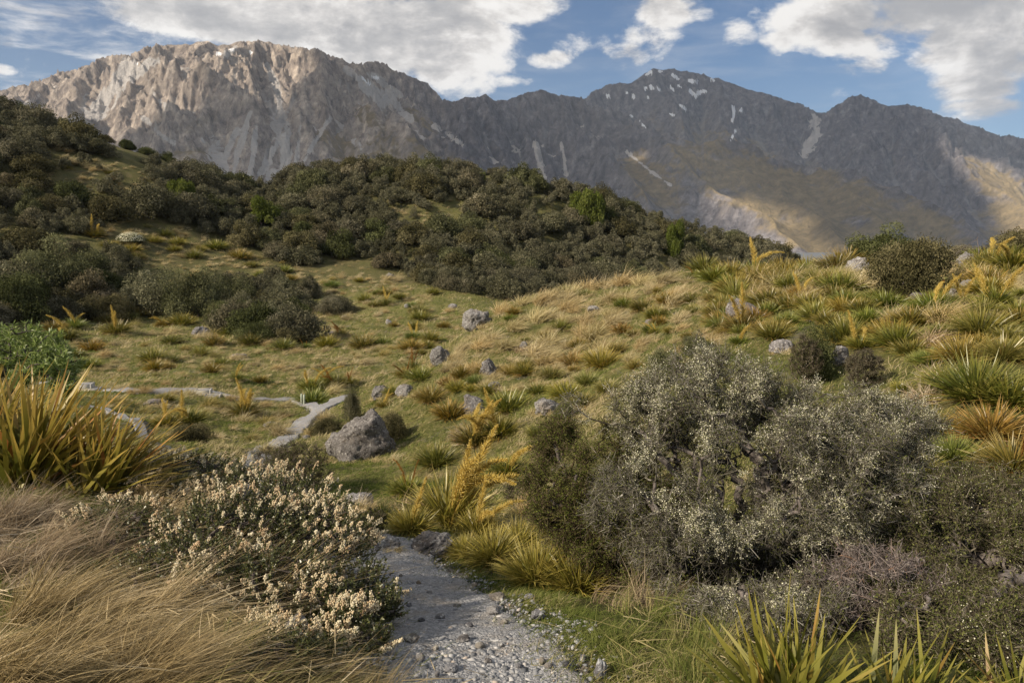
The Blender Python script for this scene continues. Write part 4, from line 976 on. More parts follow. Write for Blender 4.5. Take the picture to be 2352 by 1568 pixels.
# the scrub covering the hill: poisson-like scatter by world spacing
def in_any(u, v, polys): return any(inpoly(np.array([u]), np.array([v]), p)[0] for p in polys)
SCRUB = [[(-150,200),(0,265),(180,330),(380,395),(560,440),(760,400),(950,395),(1200,425),(1400,480),(1650,560),(1880,610),(1700,640),(1420,650),(1180,690),(1000,660),(900,620),(820,590),(640,600),(560,560),(400,520),(150,540),(-150,560)],
         [(-150,560),(60,560),(100,640),(150,740),(-150,760)],[(620,560),(760,560),(750,610),(650,610)],[(490,640),(640,650),(690,740),(680,790),(560,790),(480,720)],[(170,590),(270,590),(310,690),(300,740),(160,740)]]
OPEN = [[(100,350),(230,360),(330,400),(420,440),(360,470),(200,440),(60,420)],[(180,500),(420,520),(560,570),(700,620),(520,660),(300,610),(220,560)],[(900,470),(1050,470),(1060,540),(960,560),(890,530)],[(760,560),(960,580),(960,620),(800,600)],
        [(560,395),(650,380),(640,460),(560,430)],[(-20,480),(70,500),(60,560),(-40,560)],[(240,320),(330,370),(380,440),(300,420)]]
r_ = np.random.default_rng(77); cand = []
wx_ = r_.uniform(-105, 75, 16000); wy_ = r_.uniform(40, 133, 16000); HP = np.stack([wx_, wy_, gz(wx_, wy_)], -1); cu, cv = proj(HP)
_d = np.hypot(wx_, wy_); _f = np.linspace(.1, .985, 60)   # keep what the camera can see or nearly see
_hz = gz(wx_[:, None]*_f, wy_[:, None]*_f); _ln = CAMZ+(HP[:, 2:3]+1.6-CAMZ)*_f; HP[(_hz > _ln).any(1)] = np.nan
# equalise by world area: accept with probability ~ 1/(pixel area per m2)
pl = list(bushes)
fillers = []
order = r_.permutation(16000)
PL = np.array([[b[0], b[1]] for b in bushes]); PRr = np.array([b[2] for b in bushes])
for i_ in order:
    P = HP[i_]
    if not np.isfinite(P[0]) or P[1] < 36 or P[1] > 135: continue
    if not in_any(cu[i_], cv[i_], SCRUB): continue
    op = in_any(cu[i_], cv[i_], OPEN)
    if op and r_.random() > .12: continue
    R_ = r_.choice([1.25, 1.75, 2.2, 2.7], p=[.15, .3, .33, .22])*r_.uniform(.85, 1.15)*(.62 if op else 1)*(.85 if P[1] < 80 else 1.0)
    dd = np.hypot(PL[:, 0]-P[0], PL[:, 1]-P[1])
    if (dd < (PRr+R_)*.50).any(): continue
    PL = np.vstack([PL, [P[0], P[1]]]); PRr = np.append(PRr, R_); fillers.append((P, R_, cu[i_], cv[i_]))
    if len(fillers) >= 800: break
ZN = ['at the far left edge', 'left of the bright green bush', 'around the bright green bush', 'below the saddle', 'by the yellow-green bush', 'under the left of the hilltop',
      'under the middle of the hilltop', 'above the knoll boulder', 'left of the tallest green bush', 'around the tallest green bush', 'by the narrow green bush', 'on the tail of the ridge']
def hill_zone(u, v):
    a = ZN[int(np.clip((u+60)//165, 0, 11))]
    b = 'high up,' if (v < (300 if u < 300 else 430 if u < 1250 else 560)) else ('mid slope,' if v < 560 else 'low down,')
    return a, b
fillers.sort(key=lambda f: -f[1]/depth_of(f[0])*(1.25 if f[3] > 0 else 1))
few, rest = fillers[:240], fillers[225:]
CNT = {}
for P, R_, u, v in few:
    ti = int(r_.choice(8, p=[.26, .2, .16, .1, .14, .06, .06, .02])); jt = r_.uniform(.85, 1.15)
    a, b = hill_zone(u, v); szw = 'small' if R_ < 1.5 else ('broad' if R_ > 2.0 else 'rounded')
    place_bush(0, 0, R_, R_*r_.uniform(1.05, 1.5), 's', f'{szw} {TN[ti]} bush {b} {a}', 'bush', tuple(c_*jt for c_ in TINT[ti]), P=P, group='bushes covering the scrub hill')
# bushes just over the ridge line so the skyline is ragged
for u in np.arange(-60, 1850, 46):
    d = rays(u, 600); a_ = atan2(d[0], d[1]); rr = np.arange(80, 150, 1.0); e_ = (gz(rr*sin(a_), rr*cos(a_))-CAMZ)/rr; k_ = e_.argmax(); rk_ = rr[k_]+r_.uniform(-1, 3)
    if (530 < u < 680) and r_.random() < .5: continue
    P = np.array([rk_*sin(a_), rk_*cos(a_), 0]); P[2] = gz(P[0], P[1]); R_ = r_.uniform(1.2, 2.1); ti = int(r_.choice([0, 2, 4, 6]))
    if len(bushes) > 296+36: break
    place_bush(0, 0, R_, R_*r_.uniform(.9, 1.35), 's', f'{TN[ti]} bush breaking the skyline {hill_zone(u, 0)[0]}', 'bush', TINT[ti], P=P, group='bushes covering the scrub hill')
print('bushes', len(bushes), len(rest))
A = Acc(); Rr = np.random.default_rng(88)
for P, R_, u, v in rest:
    n_ = 2600; nl = 14; dC = rndir(nl, Rr, -.1, 1)*Rr.uniform(.5, .9, (nl, 1)); k_ = Rr.integers(0, nl, n_); dd = rndir(n_, Rr, -.7, 1)
    Q_ = (dC[k_]+dd*.30*Rr.uniform(.6, 1.05, (n_, 1)))*np.array([R_, R_, R_*1.2])*.9+P+np.array([0, 0, .25*R_])
    leaves(A, Q_, unit(dd+Rr.normal(0, .8, (n_, 3))),   .085*R_*Rr.uniform(.7, 1.6, n_), .55, np.clip(Rr.normal(.35+.3*Rr.random(), .2, n_), 0, 1), Rr)
tag(ob('scrub', A.mesh('scrub', M['scrub'])), 'close-grown low grey scrub filling the hill between the bushes', None, None, 'stuff')
# ============================================================ speargrass, tussock and the near plants
def spear_mesh(seed, mat, n=170, L=.55, W=.03, lo=.05, droop=.16, nseg=4, sweep=None, dome=0):
    r = np.random.default_rng(seed); A = Acc(); d = rndir(n, r, lo, .985)
    base = np.concatenate([r.normal(0, .045, (n, 2)), r.uniform(-.03, .05, (n, 1))], 1)
    if dome:
        a_ = r.uniform(0, 2*pi, n); q_ = np.sqrt(r.uniform(0, 1, n))*dome; base = np.stack([q_*np.cos(a_), q_*np.sin(a_), .06*(1-(q_/dome)**2)-.02], -1)
        d = unit(np.stack([np.cos(a_)*q_/dome*1.5, np.sin(a_)*q_/dome*1.5, np.full(n, .85)], -1)+r.normal(0, .33, (n, 3))); d[:, 2] = np.abs(d[:, 2])
    if sweep is not None: d = unit(d+np.asarray(sweep))
    blades(A, base, d, L*r.uniform(.72, 1.12, n), W*r.uniform(.7, 1.15, n), droop*r.uniform(.3, 1.8, n), nseg, v=np.clip(r.beta(2, 2.2, n)+(d[:, 2] < .25)*r.uniform(0, .35, n), 0, 1), r=r, flat=.45, wpow=2.2, w0=.75)
    # dead skirt
    k = n//7; dd = rndir(k, r, -.12, .18); blades(A, base[:k], dd, L*r.uniform(.5, .85, k), W*.7, .12, 3, v=r.uniform(.93, 1, k), r=r)
    return A.mesh('leaf_rosette', mat)
SPG = [spear_mesh(200+k, M['spear'], n=430, W=.017, L=[.40, .44, .37, .42, .46][k], dome=[.17, .2, .22, .14, .12][k]) for k in range(5)]
SPY = [spear_mesh(210+k, M['spearg'], n=400, W=.017, L=[.42, .38, .45, .40][k], dome=[.16, .2, .12, .18][k]) for k in range(4)]
SPN = [spear_mesh(220+k, M['spear'], n=620, W=.014, nseg=5, L=.46, dome=.12+.04*k) for k in range(3)]
SPNY = [spear_mesh(230+k, M['spearg'], n=560, W=.015, nseg=5, droop=.2, L=.48, dome=.10+.04*k) for k in range(3)]
def stalk_mesh(seed, mat, L=.8, bend=.35, fat=.07, n=420):
    r = np.random.default_rng(seed); A = Acc(); t = np.linspace(0, 1, 9)
    C = np.stack([bend*L*t**2.0, 0*t, L*t-abs(bend)*L*.35*t**3], -1); C[1:, 1] += r.normal(0, .008, 8); tube(A, C, .011*(1-t*.75)+.002, v=.3, sides=5)
    tt = r.uniform(.12, 1, n)**.85; P = np.stack([np.interp(tt, t, C[:, j]) for j in range(3)], -1)
    Tn = np.stack([np.interp(tt, t, np.gradient(C[:, j], t)) for j in range(3)], -1); Tn = unit(Tn)
    rd = rndir(n, r); rd = unit(rd-(rd*Tn).sum(1, keepdims=True)*Tn); prof = np.sin(np.clip((1-tt)*2.6+.12, 0, pi/2))
    blades(A, P, unit(rd*1.0+Tn*.75), fat*prof*r.uniform(.7, 1.3, n), .008, -.15, 2, v=r.random(n), r=r)
    m_ = n*2; k = r.integers(0, n, m_); Q_ = P[k]+rd[k]*(fat*prof[k]*r.uniform(.15, .62, m_))[:, None]+r.normal(0, .006, (m_, 3)); leaves(A, Q_, rndir(m_, r), r.uniform(.007, .014, m_), .8, r.uniform(.3, 1, m_), r)
    return A.mesh('flower_stalk', mat)
STK = [stalk_mesh(240+k, M['stalk'], bend=[.2, .5, .75, .05][k], fat=[.085, .07, .075, .09][k]) for k in range(4)]
STD = [stalk_mesh(250+k, M['stalkd'], bend=[.1, .5, .25][k], fat=[.035, .05, .07][k], n=300) for k in range(3)]
spears = []; ns_ = [0]
def spear(u, vb, wpx, label, gold=False, stalks=0, dark=False, near=False, color=None, tall=1.0, P=None, group='speargrass clumps', lean=None):
    if P is None:
        P = hit(u, vb)[0]
        if not np.isfinite(P[0]): return
        D = depth_of(P); S = wpx*D/F/.86
    else: S = wpx
    k = ns_[0]; ns_[0] += 1; r = random.Random(k+5)
    ml = (SPNY if gold else SPN) if near else (SPY if gold else SPG); cc = color or tuple(x*r.uniform(.82, 1.12) for x in [(1, 1, 1), (.85, .92, .9), (1.1, 1.0, .85)][k % 3])
    o = put('speargrass', (None, [('leaf_rosette', ml[k % len(ml)])]), (P[0], P[1]+.12*S, P[2]+.02*S), r.uniform(0, 6.28), (S, S, S*tall), cc)
    for j in range(stalks):
        sm_ = (STD if dark else STK); c = bpy.data.objects.new('flower_stalk', sm_[(k+j) % len(sm_)]); COL.objects.link(c); c.parent = o
        an = (lean if lean is not None else r.uniform(0, 6.28))-o.rotation_euler[2]+r.uniform(-.9, .9)
        c.location = (r.uniform(-.1, .1), r.uniform(-.1, .1), .05); c.rotation_euler = (r.uniform(-.25, .25), r.uniform(.1, .55), an); c.scale = (r.uniform(.85, 1.15)*(1.0 if not dark else .9),)*3
    tag(o, label, 'speargrass', group); spears.append((P[0], P[1], S*.45)); return o
def W_(w): return 'large' if w > 85 else ('medium' if w > 48 else 'small')
ANCH = [ # named places for labels: u, v, words
 (815,1010,'the largest boulder'),(1105,725,'the knoll-crest boulder'),(1010,815,'the tilted grey slab'),(1122,840,'the upright rough boulder'),(930,890,'the low pale boulder'),(1084,925,'the dark grey boulder'),(1255,930,'the flat lichen boulder'),
 (1718,710,'the sloping dark boulder'),(1974,600,'the pointed lichen boulder'),(2095,610,'the big olive bush'),(1870,820,'the dark bush with wispy top'),(2224,590,'the skyline dead stick'),(990,1250,'the dark-veined path boulder'),(690,915,'the two marker posts'),
 (475,900,'the right pair of wooden steps'),(195,888,'the left pair of wooden steps'),(460,765,'the pale basin boulder'),(350,690,'the pale sage bush'),(710,660,'the upright ash-brown bush'),(892,740,'the small white basin rock'),(1520,850,'the soft grey-green bush'),
 (300,545,'the cream-flowered bush'),(640,718,'the far scrub-edge rock'),(60,800,'the bright green shrub'),(835,785,'the two round cushions'),(2280,870,'the right-hand picture edge'),(1600,650,'the knoll crest middle'),(420,470,'the bright green hillside bush'),(1100,1000,'the golden flowering clump'),(1950,770,'the wispy brown bush'),(600,610,'the stony clearing on the hill foot'),(2280,700,'the rusty-hearted speargrass'),(1300,760,'the russet tussock patch'),(1450,660,'the pale tussocks of the crest')]
def near_words(u, v):
    b = min(ANCH, key=lambda a: ((a[0]-u)/1.0)**2+((a[1]-v)*1.6)**2); du, dv = u-b[0], (v-b[1])
    if abs(du)+abs(dv) < 18: s = 'beside'
    elif abs(du) > abs(dv)*1.3: s = 'to the right of' if du > 0 else 'to the left of'
    else: s = 'in front of' if dv > 0 else 'behind'
    far = '' if math.hypot(du, dv) < 70 else 'some way '
    return f'{far}{s} {b[2]}'
# near the camera / knoll right: u, v base, w, flags (g gold, s stalk, d dark stalk, n near mesh)
SP = [(1952,790,125,'n'),(2072,800,112,'n'),(2105,748,105,''),(2000,742,80,''),(2267,775,135,'gn'),(2222,832,115,'gn'),(2318,832,120,'gn'),(2262,925,200,'n'),(2335,935,150,'n'),(1817,748,62,''),(1838,679,42,'g'),(1862,622,74,'g'),(1937,668,110,''),(1952,703,84,''),(1862,712,82,''),(2072,672,60,''),
 (2255,600,62,''),(2309,606,66,''),(2285,648,66,''),(2297,706,92,'s'),(2351,680,46,''),(2350,745,80,''),(2020,690,70,''),(1905,745,70,''),(1780,690,50,''),(2140,700,70,'sd'),(2180,740,80,''),(2225,700,60,'s'),(2030,650,40,''),(1950,600,34,'gs'),(1920,606,30,'gs'),
 (2160,990,95,'n'),(2110,1100,120,'gn'),(2200,1060,110,'gn'),(2290,1010,150,'gn'),(2340,1090,160,'gnsd'),(2180,1150,110,'gnsd'),(2080,900,55,''),(2230,1130,110,'gn'),(2060,1080,70,'g'),
 (1644,648,86,''),(1620,627,82,''),(1680,636,62,'g'),(1536,696,54,''),(1587,693,58,''),(1476,714,62,''),(1509,735,64,''),(1662,672,45,'g'),(1287,759,50,'g'),(1431,765,52,''),(1440,678,30,''),(1656,735,80,''),(1746,750,52,''),(1776,714,46,''),(1815,747,60,''),(1836,678,50,''),(1857,630,62,'g'),(1704,768,52,'g'),(1668,768,46,'g'),
 (1320,840,72,'g'),(1206,846,50,''),(1383,845,100,'g'),(1420,810,55,'g'),(1595,640,40,'sd'),
 (964,873,62,''),(904,908,52,''),(987,924,82,'g'),(1032,962,92,''),(1166,947,104,''),(1092,882,52,''),(1124,905,58,''),(1204,863,62,''),(1236,908,64,''),(1300,914,84,'g'),(1172,862,55,'g'),(1092,1025,120,'ss'),(1150,1005,95,'s'),(1243,1004,72,''),(1000,1075,102,'n'),(1166,1092,100,'s'),
 (932,1138,92,'d'),(878,1204,84,''),(1050,900,60,'g'),(1028,886,50,'g'),(950,850,45,'d'),(930,868,45,'d'),(1350,885,70,'g'),(1265,870,66,'g'),(1340,930,60,''),(1395,900,62,'g'),(880,935,40,'gs'),(1060,870,50,''),(1460,850,50,'g'),
 (715,927,72,''),(712,895,62,'s'),(745,885,55,'s'),(770,890,58,'d'),(800,885,48,'d'),(833,799,56,''),(875,793,40,''),(942,806,52,''),(980,802,37,''),(782,774,34,'d'),(750,796,46,''),(648,802,50,''),(948,780,38,'s'),(990,787,46,''),(1256,1236,72,''),
 (319,727,38,''),(412,747,56,''),(165,755,46,'s'),(151,783,52,'s'),(207,806,50,''),(263,766,52,'s'),(392,789,42,''),(372,752,32,'s'),(489,794,44,''),(571,792,52,''),(524,772,42,''),(347,828,56,''),(392,831,32,''),(353,853,46,''),(386,848,28,''),(456,817,44,'g'),(504,839,38,''),(482,856,42,''),(540,876,36,'s'),(594,878,32,''),(199,845,44,''),(168,820,38,''),(378,923,46,''),
 (557,957,76,'ss'),(426,978,92,'s'),(378,978,60,'s'),(638,794,27,''),(290,735,40,''),(140,740,50,''),(120,760,46,''),(240,740,36,''),
 (350,557,34,''),(405,563,37,''),(377,543,32,''),(296,580,42,''),(269,588,36,''),(310,595,36,''),(398,577,30,''),(445,594,37,''),(493,573,46,''),(456,577,27,''),(547,594,46,''),(622,635,37,''),(598,638,30,''),(575,614,30,''),(653,625,30,''),(663,645,30,''),(629,662,32,''),(646,689,26,''),(248,570,36,''),(279,612,42,''),(762,659,32,''),(215,545,40,'s'),
 (885,702,32,'s'),(946,705,24,''),(838,691,32,''),(860,704,28,''),(917,687,32,''),(996,677,30,''),(964,734,42,''),(960,720,37,''),(885,677,28,''),(867,677,26,''),(953,756,32,''),(1018,752,28,''),(644,680,27,''),(784,770,30,'d'),(824,648,22,''),(986,530,26,''),(600,633,24,''),(905,750,20,''),(968,815,30,''),(700,800,24,'d'),
 (100,358,20,''),(150,390,22,''),(60,400,20,''),(250,400,20,''),(300,450,24,''),(360,440,20,'')]
for u, v, w, fl in SP:
    g_ = 'g' in fl; st = fl.count('s') if 'sd' not in fl else 1; dk = 'd' in fl; st = max(st, 2 if ('d' in fl and 'sd' not in fl) else st); st = st*2 if ('s' in fl and not dk) else st
    look = ('golden' if g_ else 'green')+' speargrass '+('with golden flower spikes' if st and not dk else 'with brown dead spikes' if st else 'clump')
    spear(u, v, w*(1.35 if (v < 885 and u < 1065) else 1.15), f'{W_(w)} {look} {near_words(u, v-w*.3)}', g_, st, dk, 'n' in fl)
# the big flowering clumps along the path
FR = [(1028,1216,190,'g',7,'widest golden speargrass thick with yellow flower spikes above the path'),(1134,1302,140,'g',0,'golden speargrass fan just right of the dark-veined path boulder'),(1231,1348,160,'g',0,'tall pale-gold speargrass standing right of the path turf'),(1325,1362,150,'g',0,'golden-green speargrass under the left edge of the thorn bush'),
      (1095,1240,110,'g',3,'golden speargrass with leaning spikes at the right of the widest clump'),(1190,1265,110,'g',0,'straw-gold speargrass between the flowering clump and thorn bush'),(940,1225,100,'g',1,'yellowing speargrass above the smooth pale path rock'),(1265,1235,80,'',0,'green speargrass tucked beneath the left of the thorn bush'),(1070,1285,90,'g',0,'small gold speargrass directly behind the dark-veined boulder'),(1290,1300,90,'g',0,'gold speargrass clump behind the tall pale-gold one')]
for u, v, w, fl, st, lb in FR: spear(u, v, w*1.15, lb, True if fl else False, st, False, True, tall=1.15, lean=-.4, color=(1.05, 1.05, .95), group='speargrass clumps')
for u, v, w in [(2420,700,80),(2500,760,100),(2440,860,120),(2560,900,130),(2480,1000,150),(2620,760,110),(2700,860,130),(2420,620,60),(2540,640,70),(2650,1050,160)]: spear(u, v, w, f'speargrass clump past the right picture edge {near_words(u, v)}'.replace('the right-hand picture edge', 'the edge'), w > 110, 0)
# ---- large leaning speargrass at the left and in the lower right corner
def big_spear(name_lb, P, n, L, W, dirs, seed, mat, droop=.12, lo=.1):
    r = np.random.default_rng(seed); A = Acc(); d = rndir(n, r, lo, .98); d = unit(d*np.array([.8, .6, 1])+np.array(dirs)*r.uniform(.5, 1.3, (n, 1)))
    base = np.stack([r.normal(0, .07, n), r.normal(0, .05, n), r.uniform(-.08, .04, n)], -1)
    blades(A, base, d, L*r.uniform(.7, 1.1, n), W*r.uniform(.7, 1.2, n), droop*r.uniform(.3, 2, n), 7, v=np.clip(r.beta(2, 2, n)*.95+(r.random(n) < .12)*.5, 0, 1), r=r, flat=.5, wpow=2.6, w0=.7)
    o = ob('speargrass', None, None, P); c = ob('leaf_rosette', A.mesh('leaf_rosette', mat), o); tag(o, name_lb, 'speargrass', None); return o
def gp(u, v, Y):
    p = at(u, v, Y); return (p[0], p[1], float(gz(p[0], p[1])))
M['bigspear'] = leaf_mat('broad_spear_leaves', [(0, (.075, .085, .014)), (.35, (.15, .15, .024)), (.65, (.26, .22, .042)), (.85, (.38, .28, .07)), (1, (.30, .13, .035))], tip=(.5, .33, .08), tipf=.6, trans=.35, rough=(.45, .03))
M['botspear'] = leaf_mat('green_spear_leaves', [(0, (.06, .075, .010)), (.4, (.13, .14, .018)), (.85, (.22, .205, .032)), (1, (.28, .15, .035))], tip=(.36, .30, .07), tipf=.5, trans=.35, rough=(.45, .03))
big_spear('big golden-green speargrass leaning over the left picture edge', gp(60, 1130, 5.0), 230, 1.0, .034, (.35, .1, .45), 301, M['bigspear'])
big_spear('big speargrass with long pointed leaves sweeping right above the blossom', gp(215, 1120, 4.9), 220, .74, .028, (.7, .1, .3), 302, M['bigspear'])
big_spear('broad-leaved speargrass cut by the left picture edge', gp(-60, 1090, 5.2), 170, 1.0, .034, (.1, .1, .5), 304, M['bigspear'])
big_spear('broad upright speargrass at the bottom below the thorn bush', gp(1810, 1660, 2.45), 110, .50, .024, (.0, .05, .55), 303, M['botspear'], droop=.08)
big_spear('second broad speargrass in the bottom right, leaning right', gp(2075, 1680, 2.4), 80, .42, .020, (.35, .05, .4), 305, M['botspear'], droop=.08)
big_spear('small speargrass cut by the bottom right corner', gp(2380, 1680, 2.4), 50, .38, .02, (-.2, .0, .5), 306, M['botspear'], droop=.1)

# ---- tussock grass
def tuss_mesh(seed, mat, n=420, L=.55, W=.012, wind=(.35, 0, 0), upr=.55, droop=.45, nseg=5):
    r = np.random.default_rng(seed); A = Acc(); d = rndir(n, r, upr, 1.0); base = np.concatenate([r.normal(0, .06, (n, 2)), np.zeros((n, 1))-.02], 1)
    blades(A, base, d+base*2, L*r.uniform(.55, 1.1, n), W, droop*r.uniform(.2, 1.6, n), nseg, wind=np.array(wind)*r.uniform(.3, 1.5, (n, 1)), v=r.random(n), r=r, wpow=1.2)
    return A.mesh('tussock_grass', mat)
TU = [tuss_mesh(400+k, M['tuss'], wind=(.3+.1*k, 0, 0), upr=.45+.08*k, W=.010) for k in range(4)]
TG = [tuss_mesh(410+k, M['tussg'], wind=(.3, 0, 0), upr=.45) for k in range(3)]
TP = [tuss_mesh(420+k, M['tusst'], wind=(.35, 0, 0), upr=.3, droop=.7) for k in range(3)]
tz = []
def tussock(u, vb, wpx, kind, label=None, P=None, color=None, tall=1.0, group='tussock grasses'):
    if P is None:
        P = hit(u, vb)[0]
        if not np.isfinite(P[0]): return
    S = wpx*depth_of(P)/F/.60; ml = {'t': TU, 'g': TG, 'p': TP}[kind]; k = len(tz); r = random.Random(k+99)
    o = ob('tussock', ml[k % len(ml)], None, tuple(P), (0, 0, r.uniform(-.9, .9)), (S, S, S*tall*r.uniform(.85, 1.2)))
    j = r.uniform(.85, 1.12); o.color = (*(color or tuple(x*j for x in [(1, 1, 1), (1.03, .96, .86), (1.0, 1.02, .95)][k % 3])), 1)
    kn = {'t': ['golden', 'russet', 'straw'][k % 3], 'g': 'green-based', 'p': 'pale drooping'}[kind]
    tag(o, label or f'{"large" if wpx > 55 else "small" if wpx < 24 else "middling"} {kn} tussock {near_words(u, vb-10)}', 'tussock', group); tz.append((P[0], P[1], S*.3))
rt = np.random.default_rng(31)
TR = [(1390,660,46),(1430,655,50),(1475,655,48),(1525,652,44),(1350,668,44),(1310,680,40),(1265,690,42),(1240,700,40),(1440,690,40),(1400,690,38),(1300,712,40),(1235,740,52),(1260,730,40),(1340,770,44),(1365,780,56),(1410,745,50),(1395,755,36),(1390,815,46),(1480,790,40),(1470,800,36),(1260,790,50),(1230,815,54),(1250,840,46),(1270,825,36),(1300,800,38),(1325,795,34),(1200,700,36),
      (1550,700,50),(1740,650,60),(1790,665,60),(1840,650,50),(1880,660,56),(1930,640,50),(1980,660,60),(2170,742,70),(2130,735,60),(2050,735,50),(2150,790,70),(1760,670,55),(1840,705,60),(1730,690,50),(2250,640,50),(2310,660,60),(2200,650,50),(1660,640,40),(1705,635,40),(1150,720,36),(1180,760,40),(1130,780,44),(1100,800,40),(1160,800,40),(1060,810,36),(1090,850,40),
      (430,912,30),(272,897,26),(330,903,28),(236,895,24),(560,920,30),(605,934,26),(760,905,30),(400,906,22),(530,918,24),(655,936,28),(640,1000,40),(720,1000,40),(610,1040,44),(745,965,30),(300,905,22),
      (1450,830,40),(1560,740,40),(1610,780,40),(2150,870,60),(2130,920,80),(1120,980,50),(1050,1000,40),(1060,1015,46),(940,1180,90),(980,1190,80),(1250,1165,50),(1210,1180,60),(1230,1140,46),(820,1180,60),(850,1190,60)]
for u, v, w in TR: tussock(u, v, w*1.4, 'p' if (u, v) in ((2150,870),(2130,920),(940,1180),(980,1190),(1050,1000),(2150,790),(1060,1015)) else 't')
def in1(u, v, p): return inpoly(np.array([u]), np.array([v]), p)[0]
KN = [(1040,820),(1100,760),(1200,700),(1400,648),(1700,640),(1900,620),(2352,600),(2352,760),(2180,760),(2100,700),(1750,700),(1650,800),(1400,830),(1300,900),(1000,900)]
BS = [(160,760),(400,740),(620,740),(700,700),(1000,680),(1060,720),(1050,800),(950,860),(850,880),(640,910),(200,880)]
BL = [(200,930),(640,930),(660,960),(600,1010),(400,1020),(330,960)]
HL = [(180,500),(420,520),(560,570),(700,620),(900,640),(1000,690),(760,720),(640,720),(520,660),(300,610),(220,560)]
HT = [(60,340),(230,350),(420,440),(360,470),(200,440),(60,420)]
BK = [(900,1020),(1250,1020),(1280,1180),(1000,1200),(860,1130)]
for poly, cnt, wr, kinds in [(KN, 62, (26, 48), 'ttttp'), (BS, 70, (14, 34), 'tttgg'), (BL, 16, (26, 50), 'tgg'), (HL, 44, (12, 22), 'ttg'), (HT, 26, (12, 22), 'ttt'), (BK, 12, (30, 60), 'tpg')]:
    k = 0; tries = 0
    while k < cnt and tries < 4000 and len(tz) < 298:
        tries += 1; u = rt.uniform(min(p[0] for p in poly), max(p[0] for p in poly)); v = rt.uniform(min(p[1] for p in poly), max(p[1] for p in poly))
        if not in1(u, v, poly): continue
        P = hit(u, v)[0]
        if not np.isfinite(P[0]) or path_d(np.array([P[0]]), np.array([P[1]]))[0] < .35: continue
        if any(math.hypot(P[0]-q[0], P[1]-q[1]) < q[2]*.8+.1 for q in spears[-400:]) or any(math.hypot(P[0]-q[0], P[1]-q[1]) < q[2] for q in tz): continue
        tussock(u, v, rt.uniform(*wr), kinds[rt.integers(0, len(kinds))], P=P); k += 1
KR = [(1640,640),(1900,620),(2352,590),(2352,1010),(2190,900),(2120,860),(1960,800),(1640,790)]
for poly, cnt, wr in [(KR, 66, (56, 100)), (KN, 30, (30, 60)), (BS, 30, (22, 46)), (HL, 14, (18, 34)), (BL, 5, (40, 60))]:
    k = 0; tries = 0
    while k < cnt and tries < 5000 and len(spears) < 298:
        tries += 1; u = rt.uniform(min(p[0] for p in poly), max(p[0] for p in poly)); v = rt.uniform(min(p[1] for p in poly), max(p[1] for p in poly))
        if (1950 < u < 2230 and 590 < v < 705) or (1800 < u < 1960 and 740 < v < 880): continue
        if not in1(u, v, poly) or (poly is KN and u < 1480 and rt.random() < .7): continue
        P = hit(u, v)[0]
        if not np.isfinite(P[0]) or path_d(np.array([P[0]]), np.array([P[1]]))[0] < .5: continue
        if any(math.hypot(P[0]-q[0], P[1]-q[1]) < q[2]*.9+.15 for q in spears): continue
        w = rt.uniform(*wr)*(1.25 if u > 1700 else 1); g_ = rt.random() < .3; st = rt.random() < .1
        spear(u, v, w, f'{W_(w)} {"golden" if g_ else "green"} speargrass {"with golden flower spikes" if st else "clump"} {near_words(u, v-w*.3)}', g_, 2 if st else 0, P=None); k += 1
EX = [(2352,600),(2950,590),(2950,1200),(2352,1200)]; EW = [(-600,760),(0,760),(0,930),(-600,930)]
HC = [(880,455),(1070,460),(1070,570),(880,560)]; HM = [(740,560),(980,570),(990,660),(860,690),(740,640)]
def tuss_cover():
    r = np.random.default_rng(950); A = Acc(); n_t = 0
    for poly, cnt, wr in [(KN, 560, (18, 42)), (BS, 520, (10, 26)), (HL, 460, (9, 22)), (HC, 60, (9, 18)), (HM, 90, (8, 18)), (HT, 90, (8, 16)), (BK, 60, (16, 40)), (BL, 60, (16, 34)), (EX, 150, (34, 70)), (EW, 120, (20, 40))]:
        u = r.uniform(min(p[0] for p in poly), max(p[0] for p in poly), cnt*3); v = r.uniform(min(p[1] for p in poly), max(p[1] for p in poly), cnt*3)
        ok = inpoly(u, v, poly); P = hit(u, v); ok &= np.isfinite(P[:, 0]); P[~ok] = 0; P[~ok, 1] = 5; ok &= path_d(P[:, 0], P[:, 1]) > .25; ok &= fbm(P[:, 0]*.6, P[:, 1]*.6, 2, 951) > -.15
        P = P[ok][:cnt]
        if poly is KN:   # rough grass round the feet of the boulders
            ex = np.concatenate([hit(b_[0]+r.uniform(-.55, .55, 7)*b_[2], np.full(7, b_[1]+2.0)+r.uniform(-3, 4, 7)) for b_ in BO if b_[2] > 24]); P = np.concatenate([P, ex[np.isfinite(ex[:, 0])]])
        n = len(P); S = r.uniform(*wr, n)*np.array([depth_of(p) for p in P])/F/.62; kk = np.repeat(np.arange(n), 80); m = len(kk); d = rndir(m, r, .4, 1)
        blades(A, P[kk]+np.concatenate([r.normal(0, .07, (m, 2)), np.zeros((m, 1))-.02], 1)*S[kk][:, None], d, .5*S[kk]*r.uniform(.5, 1.1, m), .016*S[kk], .45*r.uniform(.2, 1.5, m), 4, wind=np.array([.35, 0, 0]), v=np.clip(r.random(n)[kk]*.7+.3*r.random(m), 0, 1), r=r); n_t += n
    print('cover tufts', n_t); tag(ob('tussock_cover', A.mesh('tussock_cover', M['tuss'])), 'small golden tussock tufts spread between the larger clumps', None, None, 'stuff')
tuss_cover()
print('spears', len(spears), 'tussocks', len(tz))

